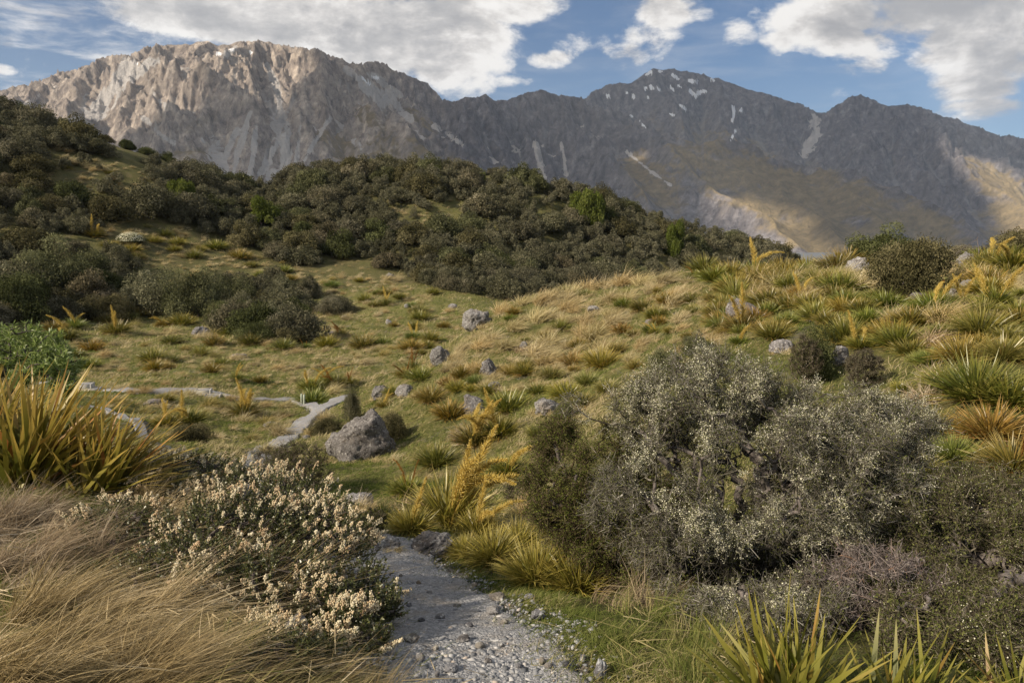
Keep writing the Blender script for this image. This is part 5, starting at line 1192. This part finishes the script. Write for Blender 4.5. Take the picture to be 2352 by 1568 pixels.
# ---- long wind-combed foreground tussocks
def long_tuss(label, P, n, L, wind, seed, mat, spread=.12, W=.0042, droop=.35, dirc=(.3, 0, 1), color=(1, 1, 1)):
    r = np.random.default_rng(seed); A = Acc(); base = np.stack([r.normal(0, spread, n), r.normal(0, spread*.8, n), np.zeros(n)-.03], -1)
    ns = 14; sb = np.stack([r.normal(0, spread*1.0, ns), r.normal(0, spread*.9, ns), np.zeros(ns)-.03], -1); sb[:, 2] = gz(sb[:, 0]+P[0], sb[:, 1]+P[1])-P[2]-.02
    k = r.integers(0, ns, n); base = sb[k]+r.normal(0, .022, (n, 3))*np.array([1, 1, .3]); sdir = r.normal(0, .30, (ns, 3)); sw = r.uniform(.35, 1.25, ns); sl_ = r.uniform(.6, 1.1, ns); swr = r.normal(0, .22, (ns, 3))
    d = unit(np.array(dirc)[None]+sdir[k]+r.normal(0, .20, (n, 3))); d[:, 2] = np.abs(d[:, 2]); stray = r.random(n) < .14; d[stray] = unit(np.array(dirc)[None]*.5+r.normal(0, .8, (stray.sum(), 3))); d[:, 2] = np.abs(d[:, 2])+.05
    blades(A, base, d, L*sl_[k]*r.uniform(.45, 1.1, n), W*r.uniform(.55, 1.3, n), droop*r.uniform(.2, 1.6, n), 8, wind=(np.array(wind)[None]+swr[k])*(sw[k]*r.uniform(.5, 1.3, n))[:, None]*np.where(stray, .2, 1)[:, None], v=np.clip(r.random(ns)[k]*.6+r.random(n)*.5-.05, 0, 1), r=r, wpow=1.0)
    # broken stalks lying across
    m2 = n//14; b2 = np.stack([r.normal(.1, spread*1.5, m2), r.normal(0, spread*1.2, m2), np.zeros(m2)], -1); b2[:, 2] = gz(b2[:, 0]+P[0], b2[:, 1]+P[1])-P[2]+r.uniform(0, .12, m2); dd = r.normal(0, 1, (m2, 3)); dd[:, 2] *= .18
    blades(A, b2, dd, r.uniform(.08, .26, m2), W*1.2, .05, 3, v=r.uniform(.5, 1, m2), r=r)
    o = ob('tussock', A.mesh('tussock_grass', mat), None, P); o.color = (*color, 1); tag(o, label, 'tussock'); return o
LT = [(90,1440,3.05,2300,.50,(.75,.1,-.1),'t','long golden tussock combed to the right below the straw bank'),
 (300,1450,3.0,1500,.40,(.7,.1,0),'t','golden tussock bending right under the lowest blossom'),
 (60,1590,2.35,2300,.42,(.7,.0,-.1),'t','long tan tussock filling the bottom left corner'),
 (330,1610,2.3,2000,.38,(.75,.1,-.05),'t','tan tussock sweeping right along the bottom edge'),
 (580,1620,2.25,1500,.30,(.6,.1,-.05),'g','green-based tussock at the bottom beside the path'),
 (780,1630,2.4,1300,.26,(.45,.1,-.05),'t','tan tussock hanging over the left edge of the path'),
 (60,1200,4.3,2400,.58,(.2,0,-.5),'p','pale tangled straw mound below the big left speargrass'),
 (-40,1260,3.9,2000,.58,(.3,0,-.5),'p','pale brown straw mat at the left picture edge'),
 (160,1280,3.8,1400,.42,(.6,.1,-.2),'p','fine grey-tan straw fanning right from the left bank'),
 (330,1200,4.3,1500,.55,(.6,.1,-.1),'t','fine golden tussock rising through the upper blossom'),
 (520,1340,3.5,1400,.48,(.6,.1,-.1),'t','tan tussock laid across the middle of the blossom bush'),
 (200,1520,2.6,1500,.38,(.7,0,-.05),'t','middle golden tussock of the combed left bank'),
 (50,1350,3.4,1500,.42,(.5,0,-.3),'p','straw clump with green sprigs on the left bank'),
 (640,1180,5.0,800,.42,(.5,.1,-.2),'p','pale straw wisps behind the blossom bush'),
 (420,1530,2.6,1100,.32,(.7,.1,-.05),'t','yellow tussock in front of the dark blossom leaves'),
 (60,1330,3.3,500,.18,(.1,.1,0),'G','green sprigs in the pale straw at the left edge'),(170,1430,3.0,450,.16,(.1,.1,0),'G','small green tuft between the golden tussocks'),(470,1585,2.4,600,.18,(.1,.1,0),'G','green grass tuft at the bottom under the blossom'),
 (1420,1490,3.1,800,.26,(.1,.1,-.1),'G','tall green grass tuft right of the path'),(1560,1570,2.7,1000,.26,(.05,.1,0),'G','thick green grass tuft at the bottom, left of the broad speargrass'),(1500,1420,3.5,700,.28,(.2,.1,-.1),'G','long grass tuft under the front of the thorn bush'),
 (1470,1385,3.9,700,.34,(.3,0,-.2),'p','straw tuft at the left foot of the thorn bush'),(1640,1490,3.1,800,.26,(.05,.1,0),'G','dark green grass below the thorn bush')]
for i_, (u, v, Y, n_, L, wd, mt, lb) in enumerate(LT):
    long_tuss(lb, gp(u, v, Y), int(n_*.8), L, wd, 500+i_, {'t': M['tussf'], 'g': M['tussg'], 'p': M['tusst'], 'G': M['grass']}[mt], color={'t': (.95, .95, .95), 'g': (1, 1, 1), 'p': (.9, .88, .85), 'G': (1, 1, 1)}[mt],
              dirc=(.55, 0, .8) if mt in 'tg' else ((.25, 0, 1) if mt == 'p' else (.1, 0, 1)), spread=.13 if mt != 'G' else .09, W=.0042 if mt != 'G' else .004)

# ---- skeleton growing: every target joins the nearest node already grown
def grow(root, targets, r, step=.07, jit=.25, nsub=2):
    order = np.argsort(np.linalg.norm(targets-root, axis=1)); N = [root+np.array([0, 0, 0.])]; par = [-1]; plen = [0.0]
    arr = np.empty((len(targets)*nsub+2, 3)); arr[0] = root; cnt = 1; pl = np.zeros(len(arr)); pa_ = np.full(len(arr), -1)
    for k in order:
        tg = targets[k]; d = np.linalg.norm(arr[:cnt]-tg, axis=1)+pl[:cnt]*.22; j = int(d.argmin()); P0 = arr[j]; L = np.linalg.norm(tg-P0); prev = j
        for s in range(1, nsub+1):
            p = P0+(tg-P0)*s/nsub; p = p+r.normal(0, jit*L/nsub*.5, 3) if s < nsub else p
            arr[cnt] = p; pa_[cnt] = prev; pl[cnt] = pl[prev]+np.linalg.norm(p-arr[prev]); prev = cnt; cnt += 1
    arr = arr[:cnt]; pa_ = pa_[:cnt]; w = np.ones(cnt)
    for k in range(cnt-1, 0, -1): w[pa_[k]] += w[k]
    return arr, pa_, w
def ell_points(ells, n, r, shell=.35):
    vols = np.array([e[3]*e[4]*e[5] for e in ells]); k = r.choice(len(ells), n, p=vols/vols.sum()); d = rndir(n, r); q = r.uniform(shell**3, 1, n)**(1/3)
    E = np.array(ells); return E[k, :3]+d*q[:, None]*E[k, 3:6]
def E_(u, v, Y, ru, rv, dr):
    p = at(u, v, Y); D = depth_of(p); return (p[0], p[1], p[2], ru*D/F, dr, rv*D/F)
def thorn_bush(label, root, ells, nt, ntw, nth, nleaf, nflow, seed, lm, flow_ells=None, dead=None, r0=.0017, twl=.085, gap=None, twc=None, lsc=1.0):
    r = np.random.default_rng(seed); T_ = ell_points(ells, int(nt*2.2), r, .1)
    q_ = fbm(T_[:, 0]*2.6+seed, T_[:, 1]*2.6+T_[:, 2]*2.2, 3, seed % 97); T_ = T_[q_ > np.quantile(q_, .42)]
    if gap is not None: T_ = T_[(((T_-np.array(gap[:3]))/np.array(gap[3:6]))**2).sum(1) > 1]
    T_ = T_[:nt]; nt = len(T_)
    g_ = gz(T_[:, 0], T_[:, 1])+.04; T_[:, 2] = np.maximum(T_[:, 2], g_+r.uniform(0, .15, nt))
    arr, pa_, w = grow(np.array(root), T_, r, jit=.55, nsub=3)
    R_ = r0*w**.46; o = ob('thorn_bush', None, None, root); off = np.array(root)
    A = Acc(); idx = np.arange(1, len(arr)); P0 = arr[pa_[idx]]-off; P1 = arr[idx]-off; big_ = R_[idx] > .0075
    sticks(A, P0[big_], P1[big_], R_[pa_[idx]][big_].clip(0, .05), R_[idx][big_], r=r, sides=7, v=r.uniform(.2, .9, big_.sum())); ob('branches', A.mesh('branches', M['gbark'], True), o)
    A = Acc(); sticks(A, P0[~big_], P1[~big_], R_[pa_[idx]][~big_].clip(0, .0075), R_[idx][~big_], r=r, sides=3)
    tips = arr[w < 14]-off; k = r.integers(0, len(tips), ntw); tw0 = tips[k]+r.normal(0, .012, (ntw, 3)); td = unit(rndir(ntw, r)+.45*unit(tw0-np.mean([e[:3] for e in ells], 0)+off)); tl = twl*r.uniform(.5, 1.6, ntw); tw1 = tw0+td*tl[:, None]
    m_ = (tw0+tw1)/2+r.normal(0, .006, (ntw, 3)); sticks(A, tw0, m_, .0016, .0013, r=r); sticks(A, m_, tw1, .0013, .0007, r=r)
    kk = r.integers(0, ntw, nth); f_ = r.random((nth, 1)); tb = tw0[kk]*(1-f_)+tw1[kk]*f_; dd = rndir(nth, r); dd = unit(dd-(dd*td[kk]).sum(1, keepdims=True)*td[kk]*.7); sticks(A, tb, tb+dd*r.uniform(.018, .05, (nth, 1)), .0012, .0004, r=r)
    q_ = ob('twigs', A.mesh('twigs', M['thorn']), o)
    if twc: q_.color = (*twc, 1)
    kk = r.integers(0, ntw, nleaf); f_ = r.random((nleaf, 1)); A = Acc(); leaves(A, tw0[kk]*(1-f_)+tw1[kk]*f_+r.normal(0, .006, (nleaf, 3)), rndir(nleaf, r, -.2, 1), lsc*r.uniform(.007, .014, nleaf), .55, None, r); ob('leaves', A.mesh('leaves', lm), o)
    if nflow:
        ok = np.ones(ntw, bool)
        if flow_ells is not None:
            ok = np.zeros(ntw, bool)
            for e in flow_ells: ok |= ((((tw0+off-np.array(e[:3]))/np.array(e[3:6]))**2).sum(1) < 1)
        ids = np.nonzero(ok)[0]; ids = ids[fbm(tw0[ids][:, 0]*5, tw0[ids][:, 1]*5+tw0[ids][:, 2]*5, 2, seed+3)+r.normal(0, .12, len(ids)) > .12]; kk = ids[r.integers(0, len(ids), nflow)]; f_ = r.random((nflow, 1)); A = Acc()
        leaves(A, tw0[kk]*(1-f_)+tw1[kk]*f_+r.normal(0, .007, (nflow, 3)), rndir(nflow, r), r.uniform(.004, .0078, nflow), .9, None, r); ob('flowers', A.mesh('flowers', M['mflow']), o)
    tag(o, label, 'thorn bush'); return o
eA = [E_(1720,1120,4.4,380,240,.75), E_(1640,910,4.6,200,110,.5), E_(1450,960,4.6,110,100,.35), E_(1610,810,4.7,55,50,.2), E_(2120,965,4.9,80,32,.2), E_(2050,920,4.9,60,40,.2), E_(1330,940,4.8,50,40,.2), E_(1900,990,4.7,220,110,.5), E_(2040,1000,4.9,110,90,.35), E_(1780,1350,3.9,300,180,.6), E_(1980,1180,4.4,240,200,.6), E_(1640,1290,4.1,170,150,.5), E_(1800,1460,3.4,250,110,.4)]
fA = [E_(1650,930,4.6,330,170,.8), E_(1990,980,4.8,200,150,.6), E_(1800,1150,3.8,260,180,.35), E_(1640,1080,4.0,200,120,.4), E_(1750,1380,3.5,130,120,.4), E_(2080,1060,4.4,100,70,.5)]
thorn_bush('huge grey thorn bush dusted with cream blossom filling the right foreground', gp(1730, 1330, 4.35), eA, 3700, 40000, 58000, 165000, 130000, 601, M['mleaf'], fA, gap=E_(1700,1150,3.8,85,75,.42))
eB = [E_(1350,1120,5.0,150,175,.5), E_(1450,1260,4.7,160,160,.5), E_(1300,1020,5.3,80,60,.3), E_(1520,1350,4.4,130,120,.4), E_(1540,1200,4.5,110,120,.35)]
thorn_bush('dark green thorn bush joined to the left side of the huge grey one', gp(1420, 1330, 5.0), eB, 1500, 17000, 14000, 125000, 0, 602, M['dleaf'], twc=(.6, .5, .38), lsc=1.15)
eC = [E_(2180,1290,4.1,230,190,.5), E_(2320,1200,4.5,150,140,.45), E_(2330,1430,3.6,190,180,.5), E_(2120,1470,3.5,200,120,.4), E_(2060,1180,4.6,100,80,.3), E_(2230,1570,2.95,230,110,.3)]
thorn_bush('dull olive thorn bush at the lower right edge', gp(2230, 1420, 4.0), eC, 2000, 24000, 32000, 135000, 14000, 603, M['mleaf'], twc=(.75, .7, .6), lsc=1.15)
# dead thorny bush: bare purple-grey thorns with no leaves
def dead_bush(label, root, ells, nt, ntw, nth, seed):
    r = np.random.default_rng(seed); T_ = ell_points(ells, nt, r, .3); arr, pa_, w = grow(np.array(root), T_, r, jit=.3, nsub=3); R_ = .0022*w**.45; off = np.array(root); o = ob('dead_thorn_bush', None, None, root)
    A = Acc(); idx = np.arange(1, len(arr)); sticks(A, arr[pa_[idx]]-off, arr[idx]-off, R_[pa_[idx]].clip(0, .014), R_[idx], r=r, sides=5); ob('branches', A.mesh('branches', M['gbark'], True), o)
    tips = arr[w < 9]-off; k = r.integers(0, len(tips), ntw); tw0 = tips[k]; td = rndir(ntw, r); tw1 = tw0+td*r.uniform(.04, .13, (ntw, 1)); A = Acc(); sticks(A, tw0, tw1, .0018, .0008, r=r)
    kk = r.integers(0, ntw, nth); f_ = r.random((nth, 1)); dd = rndir(nth, r); tb = tw0[kk]*(1-f_)+tw1[kk]*f_; sticks(A, tb, tb+dd*r.uniform(.02, .05, (nth, 1)), .0014, .0004, r=r); ob('twigs', A.mesh('twigs', M['thornr']), o); tag(o, label, 'thorn bush'); return o
dead_bush('bare purplish dead thorn bush with no leaves in front of the grey one', gp(2010, 1470, 3.45), [E_(2010,1370,3.5,180,110,.25), E_(1920,1480,3.3,90,80,.2), E_(2120,1440,3.4,90,90,.2)], 330, 3600, 12000, 604)
# small twiggy bushes
def twig_bush(label, u, vb, Y, w, h, seed, nleaf, lm, nt=260, ntw=3500, nth=2500):
    root = gp(u, vb, Y); D = Y*1.02; R_ = w*D/F/2; H_ = h*D/F; r = np.random.default_rng(seed); el_ = [(root[0], root[1], root[2]+H_*.55, R_, R_*.8, H_*.5)]
    T_ = ell_points(el_, nt, r, .2); arr, pa_, w_2 = grow(np.array(root), T_, r, jit=.25, nsub=2); off = np.array(root); R2_ = .0014*w_2**.42; o = ob('twiggy_bush', None, None, root); A = Acc(); idx = np.arange(1, len(arr)); sticks(A, arr[pa_[idx]]-off, arr[idx]-off, R2_[pa_[idx]], R2_[idx], r=r)
    tips = arr[w_2 < 9]-off; k = r.integers(0, len(tips), ntw); tw0 = tips[k]; td = unit(rndir(ntw, r)+np.array([0, 0, .7])); tw1 = tw0+td*r.uniform(.04, .14, (ntw, 1))*R_*2; sticks(A, tw0, tw1, .0016, .0007, r=r); ob('twigs', A.mesh('twigs', M['thorn']), o).color = (.75, .68, .6, 1)
    kk = r.integers(0, ntw, nleaf); f_ = r.random((nleaf, 1)); A = Acc(); leaves(A, tw0[kk]*(1-f_)+tw1[kk]*f_+r.normal(0, .005, (nleaf, 3)), rndir(nleaf, r), r.uniform(.006, .013, nleaf)*max(1, Y/7), .5, None, r); ob('leaves', A.mesh('leaves', lm), o); tag(o, label, 'bush'); return o
twig_bush('dark twiggy bush between the blossom bush and the largest boulder', 690, 1185, 6.4, 160, 140, 611, 6000, M['dleaf'])
twig_bush('thin grey twiggy bush rising above the blossom by the lower track', 630, 1110, 8.0, 130, 100, 612, 2500, M['mleaf'], ntw=2500)
twig_bush('little dark twiggy bush beside the smooth pale path rock', 858, 1215, 5.9, 70, 65, 613, 1800, M['dleaf'], nt=120, ntw=1500, nth=800)
twig_bush('wispy pinkish-brown bush in front of the right-hand speargrass', 1985, 875, 8.6, 85, 95, 614, 9000, M['scrub'], ntw=6000)
twig_bush('grey haze of bare twigs over the top of the dark bush', 1850, 850, 9.4, 80, 115, 615, 2500, M['mleaf'], ntw=5000)
twig_bush('low straggling thorn bush at the left of the big dark green one', 1200, 1100, 8.0, 100, 70, 616, 3000, M['dleaf'], ntw=2500)

# ---- blossom bush (heath) on the left bank
def heath(label, root, ells, nshoot, seed, flow=.6, nleaf=34):
    r = np.random.default_rng(seed); o = ob('blossom_bush', None, None, root); off = np.array(root); ES = np.array(ells); vols = ES[:, 3]*ES[:, 5]; k = r.choice(len(ES), nshoot, p=vols/vols.sum())
    d = rndir(nshoot, r, -.15, 1); tip = ES[k, :3]+d*ES[k, 3:6]*r.uniform(.72, 1.04, (nshoot, 1)); g_ = gz(tip[:, 0], tip[:, 1]); tip[:, 2] = np.maximum(tip[:, 2], g_+.05)
    arr, pa_, w = grow(np.array(root), tip-d*.07, r, jit=.3, nsub=2); R_ = .0013*w**.42; A = Acc(); idx = np.arange(1, len(arr)); sticks(A, arr[pa_[idx]]-off, arr[idx]-off, R_[pa_[idx]], R_[idx], r=r, sides=4); sd_ = unit(d+np.array([.25, 0, .75])+r.normal(0, .25, (nshoot, 3)))
    b_ = tip-off-sd_*.07; sticks(A, b_, tip-off, .0018, .0009, r=r); ob('stems', A.mesh('stems', M['bark'], False), o)
    A = Acc(); n_ = nshoot*nleaf; kk = np.repeat(np.arange(nshoot), nleaf); f_ = r.uniform(-.6, 1, (n_, 1)); P = b_[kk]*(1-f_)+(tip-off)[kk]*f_; ld = unit(rndir(n_, r)+sd_[kk]*.7)
    blades(A, P, ld, r.uniform(.010, .019, n_), r.uniform(.006, .009, n_), .1, 2, v=np.clip(r.normal(.45, .22, n_), 0, 1), r=r, w0=.9, wpow=2.5); ob('leaves', A.mesh('leaves', M['hleaf']), o)
    cl = fbm((tip[:, 0])*2.4+seed, tip[:, 1]*2.4+tip[:, 2]*2.0, 2, seed); q = np.argsort(-(2.4*cl+r.normal(0, .12, nshoot)+.45*d[:, 2])); fl = q[:int(nshoot*flow)]
    V0, F0 = ico(1); A = Acc(); nb_ = 26; m_ = len(fl)*nb_; kk = np.repeat(fl, nb_); f_ = r.random(m_); jr = r.normal(0, .5, (nshoot, 3)); sr = r.uniform(.5, 1.5, nshoot)[kk]; ax = unit(sd_[kk]+np.array([.1, 0, .35])+jr[kk]); P = (tip-off)[kk]+ax*((f_*.045-.008)*sr)[:, None]; rd = rndir(m_, r); P = P+rd*(.0125*sr**.5*(1.15-f_*.8))[:, None]; P[:, 2] -= .004
    s_ = r.uniform(.0026, .0042, m_); V = V0[None]*s_[:, None, None]*np.array([1, 1, 1.35])+P[:, None]; A.add(V, None, (F0[None]+(np.arange(m_)*len(V0))[:, None, None]).reshape(-1, 3), v=np.repeat(np.clip(r.random(nshoot)[kk]*.7+r.random(m_)*.4-.05, 0, 1), len(V0))); ob('flowers', A.mesh('flowers', M['bell']), o)
    tag(o, label, 'flowering bush', 'cream-flowered heath bushes'); return o
heath('dense cream-flowered bush bulging right over the path', gp(700, 1420, 4.0), [E_(730,1260,4.0,150,130,.35), E_(640,1180,4.4,170,110,.35), E_(850,1380,3.6,85,110,.2), E_(700,1400,3.3,170,90,.25)], 900, 701, .38)
heath('cream-flowered bush in the centre of the left bank', gp(520, 1400, 3.8), [E_(520,1240,3.9,200,120,.35), E_(620,1350,3.4,180,100,.3)], 620, 702, .42)
heath('thick row of cream blossom along the far top of the bank', gp(450, 1170, 5.3), [E_(420,1095,5.3,170,60,.35), E_(560,1130,5.0,160,70,.35), E_(330,1150,4.9,110,60,.3)], 760, 703, .42)
heath('thinly flowered dark bush under the golden tussock', gp(330, 1330, 4.0), [E_(270,1220,4.0,130,80,.3), E_(430,1320,3.4,170,100,.3), E_(250,1330,3.5,100,60,.2)], 560, 704, .2)
heath('little flowering sprig low in the bottom left grass', gp(600, 1580, 2.6), [E_(600,1500,2.6,150,70,.2), E_(720,1520,2.7,100,60,.2)], 300, 705, .16)
heath('loose branch of pale blossom reaching out over the gravel', gp(780, 1500, 3.1), [E_(880,1400,3.4,60,70,.15), E_(850,1490,3.0,70,70,.15), E_(800,1440,3.1,70,70,.15)], 260, 706, .42)

# ---- bright green long-leaved shrub at the left
def green_shrub():
    r = np.random.default_rng(801); root = gp(20, 960, 9.2); ells = [E_(30,810,9.2,120,70,.7), E_(110,850,8.8,70,55,.5), E_(-60,840,9.2,110,90,.7), E_(150,885,8.6,30,22,.2)]; n_ = 520; ES = np.array(ells); k = r.choice(4, n_, p=[.4, .25, .29, .06]); d = rndir(n_, r, -.2, 1)
    tip = ES[k, :3]+d*ES[k, 3:6]*r.uniform(.6, 1.05, (n_, 1)); off = np.array(root); arr, pa_, w = grow(np.array(root), tip, r, jit=.2, nsub=3); R_ = .003*w**.45; o = ob('green_shrub', None, None, root); A = Acc(); idx = np.arange(1, len(arr)); sticks(A, arr[pa_[idx]]-off, arr[idx]-off, R_[pa_[idx]], R_[idx], r=r, sides=5); ob('branches', A.mesh('branches', M['bark'], True), o)
    m_ = n_*34; kk = np.repeat(np.arange(n_), 34); sd_ = unit(d*.5+np.array([.1, 0, .9])+r.normal(0, .25, (n_, 3))); P = tip[kk]-off-sd_[kk]*r.uniform(0, .16, (m_, 1)); ld = unit(rndir(m_, r)+sd_[kk]*.9); A = Acc(); blades(A, P, ld, r.uniform(.055, .10, m_), .013, .12, 3, v=r.random(m_), r=r, w0=.5, wpow=2.2); ob('leaves', A.mesh('leaves', M['willow']), o)
    tag(o, 'bright green long-leaved shrub at the left picture edge', 'shrub')
green_shrub()
# cream-flowered cushion on the hillside
P = hit(300, 556)[0]; D = depth_of(P); r = np.random.default_rng(811); o = place_bush(300, 556, 66, 24, 's', 'low bush capped with cream flowers in the hillside clearing', 'bush', (.9, 1, .7)); A = Acc(); n_ = 1500; d = rndir(n_, r, .1, 1); leaves(A, d*np.array([.95, .95, 1.05])*r.uniform(.9, 1.05, (n_, 1)), d, r.uniform(.04, .08, n_), .8, None, r); ob('flowers', A.mesh('flowers', M['mflow']), o)

# ---- timber steps and marker posts
m_tim, T = new_mat('weathered_timber'); G_ = T.n('ShaderNodeTexCoord').outputs['Object']; nn_ = T.noise(T.vmap(G_, scale=(1, 12, 12)), 3, 5, .7)
T.out(T.n('ShaderNodeBsdfDiffuse', inp={'Color': T.ramp(nn_, [(.3, (.26, .25, .22)), (.7, (.46, .44, .40))])}).outputs[0])
def box(A, c, s): 
    V = np.array([[x, y, z] for x in (-.5, .5) for y in (-.5, .5) for z in (-.5, .5)])*np.array(s)+np.array(c); A.add(V, np.array([[0, 1, 3, 2], [4, 6, 7, 5], [0, 4, 5, 1], [2, 3, 7, 6], [0, 2, 6, 4], [1, 5, 7, 3]]), v=.5)
def step_box(u, v, label, wd=.52, dp=.5, ht=.2, rz=.25):
    P = gp(u, v, 30.0); P = hit(u, v)[0]; o = ob('step', None, None, (P[0], P[1], P[2]), (0, 0, rz))
    for nm, c, s in [('side_board', (0, -dp/2, ht/2-.1), (wd, .05, ht+.2)), ('side_board', (0, dp/2, ht/2-.1), (wd, .05, ht+.2)), ('riser', (wd/2+.027, 0, ht/2-.1), (.05, dp+.05, ht+.2)), ('riser', (-wd/2-.027, 0, ht/2-.1), (.05, dp+.05, ht+.2))]:
        A = Acc(); box(A, c, s); m_ = A.mesh(nm, m_tim); m_.update(); ob(nm, m_, o)
    A = Acc(); X3, Y3 = np.meshgrid(np.linspace(-wd/2, wd/2, 9), np.linspace(-dp/2+.025, dp/2-.025, 9)); Z3 = ht-.015+.006*fbm(X3*6, Y3*6, 2, 9); A.add(np.stack([X3, Y3, Z3], -1), grid_faces(9, 9), v=.5); ob('tread', A.mesh('tread', m_path), o)
    tag(o, label, 'step', 'timber-edged track steps')
step_box(196, 893, 'upper gravel-filled timber step at the left end of the track', ht=.24); step_box(213, 897, 'lower gravel-filled timber step at the left end of the track', ht=.12)
step_box(468, 906, 'upper gravel-filled timber step in the middle of the track', ht=.22); step_box(489, 911, 'lower gravel-filled timber step in the middle of the track', ht=.09)
m_post, T = new_mat('grey_post'); T.out(T.n('ShaderNodeBsdfDiffuse', inp={'Color': T.ramp(T.noise(T.vmap(T.n('ShaderNodeTexCoord').outputs['Object'], scale=(8, 8, 1)), 9, 4, .7), [(.3, (.22, .26, .20)), (.7, (.42, .45, .36))])}).outputs[0])
for u, v, lb in [(693, 930, 'left and taller short wooden marker post at the track junction'), (699, 932, 'right and lower short wooden marker post at the track junction')]:
    P = hit(u, v)[0]; D = depth_of(P); H_ = 27*D/F; A = Acc(); tube(A, [(0, 0, -.1), (0, 0, H_*.5), (0.01, 0, H_*.97), (.01, 0, H_)], [.045, .043, .041, .02], sides=10); A.add(np.array([[.01+.02*cos(a), .02*sin(a), H_] for a in np.arange(10)*.628]), None, np.array([[0, i, i+1] for i in range(1, 9)])); tag(ob('marker_post', A.mesh('marker_post', m_post, False), None, tuple(P)), lb, 'post', 'marker posts')
# dead stick on the right skyline
P = hit(2225, 606)[0]; D = depth_of(P); s_ = D/F; A = Acc(); tube(A, [(20*s_, 0, 0), (21*s_, 0, 30*s_), (14*s_, 0, 56*s_), (-16*s_, 0, 36*s_), (-32*s_, 0, 22*s_)], [.012, .011, .010, .007, .004], sides=6, v=.9); tube(A, [(14*s_, 0, 56*s_), (16*s_, 0, 62*s_)], [.008, .005], sides=6, v=.9); o = ob('dead_stick', A.mesh('dead_stick', M['gbark'], True), None, tuple(P)); tag(o, 'bleached bent dead stick poking above the right skyline', 'branch')
# ============================================================ grass over the ground (countless blades: one spread)
def grass():
    r = np.random.default_rng(900); A = Acc()
    N = 950000
    a = r.uniform(-.70, .86, N); lr = r.uniform(log(2.0), log(75), N)**1.0; rr = np.exp(lr)
    x = rr*np.sin(a); y = rr*np.cos(a); pd_ = path_d(x, y); z = gz(x, y)
    dens = .5+.9*fbm(x*.5, y*.5, 3, 905)+.6*fbm(x*2.2, y*2.2, 2, 906); keep = (pd_ > -.03+.12*r.normal(size=N)) & (r.random(N) < np.clip(dens, .16, 1))
    # thin out under the big bushes
    for (uu, vv, Yq, rad) in [(1750,1400,4.2,1.2),(2150,1350,4.2,1.3),(1350,1250,5.6,.55),(560,1280,4.4,.8)]:
        c_ = at(uu, vv, Yq); keep &= ~((np.hypot(x-c_[0], y-c_[1]) < rad) & (r.random(N) < .85))
    # only what the camera side of the terrain shows
    f_ = np.linspace(.15, .97, 26); hid = np.zeros(N, bool); idx = np.nonzero(keep & (rr > 7))[0]
    for i in range(0, len(idx), 40000):
        q = idx[i:i+40000]; hz = gz(x[q, None]*f_, y[q, None]*f_); ln = CAMZ+(z[q, None]+.5-CAMZ)*f_; hid[q] = (hz > ln).any(1)
    keep &= ~hid; x, y, z, rr = x[keep], y[keep], z[keep], rr[keep]; n = len(x); print('grass blades', n)
    patch_ = fbm(x*.35, y*.35, 3, 910)+.5*fbm(x*1.6, y*1.6, 2, 911); v = np.clip(.52+.62*patch_+.22*r.normal(size=n), 0, 1)
    L = (.06+.05*np.clip(patch_+.3, 0, 1))*r.uniform(.6, 1.6, n)*np.clip((rr/7)**.55, 1, 3.2); W = np.clip(.0034*(rr/4.0)**.95, .003, .045)
    d = unit(np.stack([r.normal(.25, .5, n), r.normal(0, .5, n), np.full(n, .9)], -1))
    blades(A, np.stack([x, y, z-.005], -1), d, L, W, .35, 3, wind=np.array([.25, 0, 0]), v=v, r=r, wpow=1.4)
    tag(ob('grass', A.mesh('grass', M['grass'])), 'short green and straw grass covering the ground', None, None, 'stuff')
grass()

# every label singles out one thing: repeats that still share one are told apart by their order in the picture
def finish_labels():
    from collections import defaultdict
    tops = [o for o in COL.objects if o.parent is None and 'label' in o and o.get('kind') is None]
    for _ in range(2):
        for o in tops:
            l = o['label']
            for a_, b_ in (('some way ', ''), (' clump', ''), (' to the ', ' '), ('tussock tussock', 'tussock'), ('the right-hand picture edge', 'the right picture edge'), (' of the ', ' of ')):
                if len(l.split()) > 13: l = l.replace(a_, b_)
            o['label'] = l
        D_ = defaultdict(list)
        for o in tops: D_[o['label']].append(o)
        for l, os_ in D_.items():
            if len(os_) < 2 or len(os_) > 12: continue
            os_.sort(key=lambda o: float(proj(np.array(o.matrix_world.translation if False else o.location))[0])); n_ = len(os_)
            W2 = ['left of two', 'right of two'] if n_ == 2 else ['leftmost'] + [f'{w_} from left' for w_ in ['second', 'third', 'fourth', 'fifth', 'sixth', 'seventh', 'eighth', 'ninth', 'tenth', 'eleventh', 'twelfth'][:n_-2]] + ['rightmost']
            for w_, o in zip(W2, os_):
                q = f'{l}, {w_}'
                if len(q.split()) <= 16: o['label'] = q
finish_labels()
